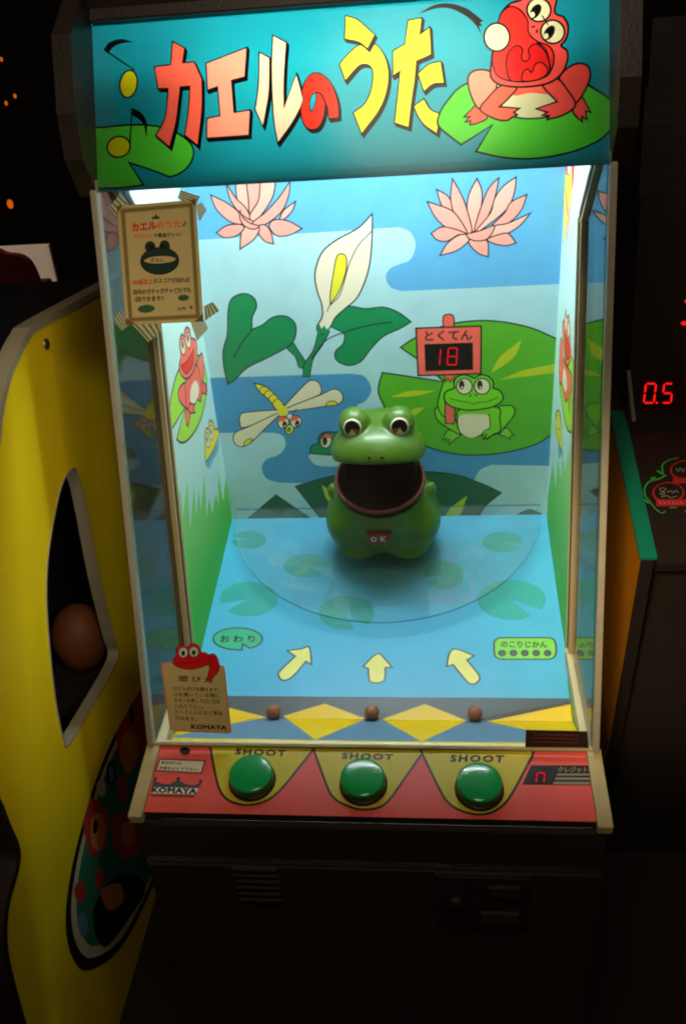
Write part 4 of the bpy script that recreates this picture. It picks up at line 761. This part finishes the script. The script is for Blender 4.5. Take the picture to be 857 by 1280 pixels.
PYd = plane_off(PY, -80); cb_ = PYd.px([(100, 796)])[0]; cc = PYd.w(cb_[0], cb_[1]); V, F = lathe([(.050*math.sin(t), -.066*math.cos(t)) for t in np.linspace(0, math.pi, 20)], cc, (0, .1, 1), 28); tag(mk('orange_capsule', V, F, ['capsule_orange'], None, None, True), 'orange egg shaped capsule inside the window of the yellow machine', 'capsule')
part('window_shelf', boxd(PYd.w(cb_[0], cb_[1]-72), (.13, .26, .010)), 'mach_black', LM)
# round sticker: dark rim, pale ring, green field with plain colour patches (art not reproduced)
rimp = [(186, 850), (150, 905), (122, 968), (100, 1040), (86, 1105), (82, 1160), (92, 1200), (112, 1212), (150, 1185), (185, 1120), (215, 1040), (235, 960), (236, 890), (215, 850)]
P0 = smooth(PY.px(rimp)); St = PSheet(plane_off(PY, .8), base_mm=P0, base_mat='art_black')
cen = P0.mean(0); St.raw([cen+(P0-cen)*.93], 'art_rim'); St.raw([cen+(P0-cen)*.86], 'art_green')
kz = K(60, 830, 3.28)
for P, mt in (([(280, 270), (300, 180), (340, 100), (390, 80), (420, 200), (400, 330), (350, 430), (300, 400)], 'art_maroon'), ([(300, 320), (330, 270), (360, 300), (370, 380), (330, 450), (300, 400)], 'art_brown'), ([(332, 170), (350, 180), (352, 240), (338, 230)], 'art_black'), ([(245, 410), (270, 400), (280, 460), (262, 500), (242, 470)], 'art_black'), ([(252, 430), (266, 424), (270, 470), (256, 480)], 'art_blue'), ([(145, 600), (170, 550), (215, 570), (250, 640), (235, 740), (190, 790), (155, 720)], 'art_maroon'), ([(180, 640), (215, 610), (240, 680), (215, 760), (180, 740)], 'art_brown'), ([(190, 640), (205, 650), (200, 690), (185, 690)], 'art_black'), ([(112, 910), (140, 890), (160, 940), (135, 980), (110, 950)], 'art_maroon'), ([(195, 860), (220, 845), (230, 890), (205, 925)], 'art_maroon'), ([(290, 470), (320, 460), (325, 540), (300, 570)], 'art_maroon'), ([(190, 1000), (262, 880), (350, 860), (400, 930), (320, 1060), (240, 1160), (196, 1110)], 'art_black'), ([(270, 640), (330, 600), (390, 640), (380, 760), (310, 800), (270, 740)], 'art_maroon'), ([(300, 670), (340, 650), (360, 710), (320, 750)], 'art_brown'), ([(120, 1040), (150, 1020), (165, 1080), (140, 1120)], 'art_blue'), ([(220, 930), (290, 900), (310, 970), (250, 1010)], 'art_brown'), ([(200, 500), (225, 470), (240, 520), (215, 545)], 'art_rim')): St.fill(kz(P), mt)
St.build('round_sticker', LM)
# ------------------------------------------------------------------ the black machine on the right
RM = root('black_machine', (.75, .6, GZ), 'black game machine with orange side, teal edge strip and red number displays', 'arcade game')
XR = .40; PO = Plane((XR, 0, 0), (0, -1, 0), (0, 0, 1))
p1, p2, p3 = [np.array(q_[:2]) for q_ in PO.px([(771, 560), (800, 700), (760, 935)])]
up = p1+(p1-p2)/np.linalg.norm(p1-p2)*90
prof = np.array([p1, up, up+np.array([-330, 60]), up+np.array([-420, 60]), [up[0]-420, GZ*1000+4], [p3[0]-60, GZ*1000+4], p3, p2])
W3, FF, nf = slab(PO, prof if area(prof) > 0 else prof[::-1], [], 20); mk('side_panel', W3, FF, ['panel_orange', 'mach_black'], [0]*nf+[1]*(len(FF)-nf), RM)
def wp(p, dx=0): return PO.w(p[0], p[1])+np.array([dx, 0, 0])
nrm = np.cross((1, 0, 0), wp(p1)-wp(p2)); nrm /= np.linalg.norm(nrm); nrm = nrm if nrm[2] > 0 else -nrm
V, F = barb(wp(p2, .0115)+nrm*.002, wp(up, .0115)+nrm*.002, .025, .006); part('edge_strip', (V, F), 'tmold_teal', RM)
dv = (wp(up)-wp(p2)); dl = np.linalg.norm(dv); dv /= dl
V, F = barb(wp(p2, .28)-nrm*.018, wp(up, .28)-nrm*.018, .51, .02); part('control_deck', (V, F), 'mach_black', RM)
part('front_face', boxd((XR+.28, wp(p2)[1]+.14, (wp(p2)[2]-.05+GZ)/2), (.51, .06, wp(p2)[2]-.05-GZ-.01), rotx(-.03)), 'mach_black', RM)
Pd = Plane(wp(up, .02)+np.array([0, -.03, -.01]), (1, 0, 0), (0, .16, 1))
W3, FF, _ = slab(Pd, [(2, -40), (510, -40), (510, 620), (2, 620)], [], 30); part('display_panel', (W3, FF), 'mach_black', RM)
lz = K(770, 440, 4.92)
q = np.array([c_[:2] for c_ in Pd.px([(798, 468), (900, 464), (900, 514), (801, 516)])]); pm('window_maroon', (44, 10, 12), .2)
W3, FF, _ = slab(plane_off(Pd, .5), q if area(q) > 0 else q[::-1], [], .4); part('display_window', (W3, FF), 'window_maroon', RM)
def seg_on(k, quads, mat, w): seg7(k, Pd, RM, quads, mat, off=1.2, w=w)
e = eight(166, 228, 194, 312, 14); seg_on(lz, [e[k_] for k_ in 'abcdef'], 'led_dim', 2.9)
e = eight(278, 332, 194, 312, 14); seg_on(lz, [e[k_] for k_ in 'afgcd'], 'led_dim', 2.9)
pt = Pd.px(lz([(246, 312)]))[0]; part('decimal_point', lathe([(0, .0012), (.0017, .001), (.0019, 0)], Pd.w(pt[0], pt[1], .2), Pd.n, 12), 'led_dim', RM)
for p_, q_ in (((853, 376.5), (872, 376.5)), ((848.5, 404), (875, 404))): seg7(lambda z: z, Pd, RM, [(p_, q_)], 'led_dim', off=1.2, w=6)
e = eight(436, 498, 194, 312, 14); seg_on(lz, [e[k_] for k_ in 'abcdef'], 'led_dim', 2.9)
A = [np.array(c_[:2]) for c_ in Pd.px(lz([(70, 110), (104, 424)]))]; part('chrome_trim', barb(Pd.w(A[0][0], A[0][1], 3), Pd.w(A[1][0], A[1][1], 3), .006, .004), 'metal', RM)
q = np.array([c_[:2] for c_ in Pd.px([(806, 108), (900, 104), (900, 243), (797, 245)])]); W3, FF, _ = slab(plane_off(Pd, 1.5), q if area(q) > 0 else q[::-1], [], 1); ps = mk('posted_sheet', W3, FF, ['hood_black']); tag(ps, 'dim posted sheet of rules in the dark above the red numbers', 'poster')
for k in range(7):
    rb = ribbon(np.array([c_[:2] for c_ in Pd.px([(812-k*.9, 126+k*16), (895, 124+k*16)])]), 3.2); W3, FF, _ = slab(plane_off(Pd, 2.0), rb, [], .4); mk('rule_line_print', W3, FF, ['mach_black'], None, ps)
PK = Plane(wp(p2, .02)-nrm*.008, (1, 0, 0), dv); kz2 = K(770, 440, 4.92)
Dk = PSheet(plane_off(PK, .6), base_px=kz2([(285, 650), (520, 640), (520, 1010), (150, 1010), (150, 800)]), base_mat='mach_black')
def vine(P, w=2.4): Dk.raw([ribbon(smooth(Dk.pl.px(kz2(P)), False), w, w*.5)], 'vine_green')
vine([(285, 745), (280, 700), (310, 670), (380, 650)]); vine([(305, 755), (260, 780), (205, 795), (175, 830), (175, 880), (205, 920), (235, 960), (275, 990), (300, 980)]); vine([(210, 780), (240, 770)], 4); vine([(165, 905), (200, 930)], 4); vine([(250, 730), (290, 755)], 4); vine([(420, 980), (440, 990)])
Dk.oval(318, 866, 98, 66, 'drink_red', 0, 0, kz2); Dk.oval(318, 862, 88, 56, 'mach_black', 0, 0, kz2); Dk.poly(kz2([(242, 908), (428, 905), (428, 945), (246, 948)]), 'drink_red')
Dk.oval(420, 728, 92, 62, 'drink_red', 0, 0, kz2); Dk.oval(420, 726, 82, 52, 'mach_black', 0, 0, kz2); Dk.poly(kz2([(345, 775), (520, 772), (520, 806), (348, 808)]), 'drink_red')
for P in ([(300, 838), (272, 836), (268, 850), (292, 862), (288, 878), (268, 872), (290, 855), (306, 842)], [(310, 866), (330, 852), (345, 868), (362, 852), (380, 866)], [(275, 892), (310, 884), (330, 896), (372, 886)], [(365, 715), (378, 735), (392, 712), (405, 735), (420, 715)], [(325, 958), (372, 956)]): Dk.raw([ribbon(smooth(Dk.pl.px(kz2(P)), False), 1.6)], 'drink_grey')
for k in range(6): Dk.raw([ribbon(smooth(Dk.pl.px(kz2([(262+k*26, 918), (276+k*26, 936)])), False), 1.6)], 'drink_grey')
Dk.build('deck_print', RM)
# ------------------------------------------------------------------ the arcade behind
TX, TY, TZ = -1.95, 2.62, -.21
bx = CAM+ray(26, 300)*3.45; tag(mk('wooden_box', *boxd((bx[0]-.04, bx[1]+.1, TZ+.05), (.12, .10, .10), bev=.004), ['dark_wood']), 'dark wooden box standing on the white table', 'box')
lt = root('white_table', (TX, TY, GZ), 'lit white table standing far behind the yellow machine', 'table')
part('tabletop', boxd((TX, TY, TZ-.02), (.8, .6, .04)), 'white_paint', lt); part('back_panel', boxd((TX, TY+.28, TZ+.085), (.8, .02, .17)), 'white_paint', lt)
for sx in (-1, 1):
    for sy in (-1, 1): part('leg', boxd((TX+sx*.36, TY+sy*.26, (GZ+TZ-.04)/2), (.05, .05, TZ-.04-GZ-.002)), 'white_paint', lt)
CX, CY = -1.38, 2.29
ch = root('wooden_chair', (CX, CY, GZ), 'small curved red brown wooden chair in front of the white table', 'chair')
part('seat', boxd((CX, CY, -.26), (.20, .24, .03), bev=.012), 'redwood', ch)
Wp = Plane((CX, CY-.12, 0), (1, 0, 0), (0, -.10, 1)); bo = smooth([(-92, -245, 1), (92, -245, 1), (84, -60), (76, 60), (52, 104), (0, 118), (-70, 112)]); W3, FF, _ = slab(Wp, bo, [], 22); part('backrest', (W3, FF), 'redwood', ch)
for sx in (-1, 1):
    for sy in (-1, 1): part('leg', boxd((CX+sx*.08, CY+sy*.10, (GZ-.275)/2), (.03, .03, -.275-GZ-.002)), 'dark_wood', ch)
for i, (x, y, dpt, lb) in enumerate([(2, 74, 3.6, 'dim orange bulb alone high in the dark background'), (8, 129, 3.6, 'small orange bulb, the lower of a pair in the dark'), (19, 120, 3.6, 'small orange bulb, the upper of a pair in the dark'), (13, 255, 3.0, 'orange glowing lamp above the white table')]):
    pc = CAM+ray(x, y)*dpt; lr = root('hanging_lamp', tuple(pc), lb, 'lamp', 'orange lamps in the background'); r = .006 if i < 3 else .010
    part('bulb', lathe([(r*math.sin(t), -r*1.5*math.cos(t)) for t in np.linspace(0, math.pi, 12)], pc, (0, 0, 1), 14), 'bulb_orange', lr, True); part('cord', tubed([pc+np.array([0, 0, r*1.3]), (pc[0], pc[1], 2.9)], .003, 6), 'mach_black', lr)
bpy.data.curves.remove(_tc)
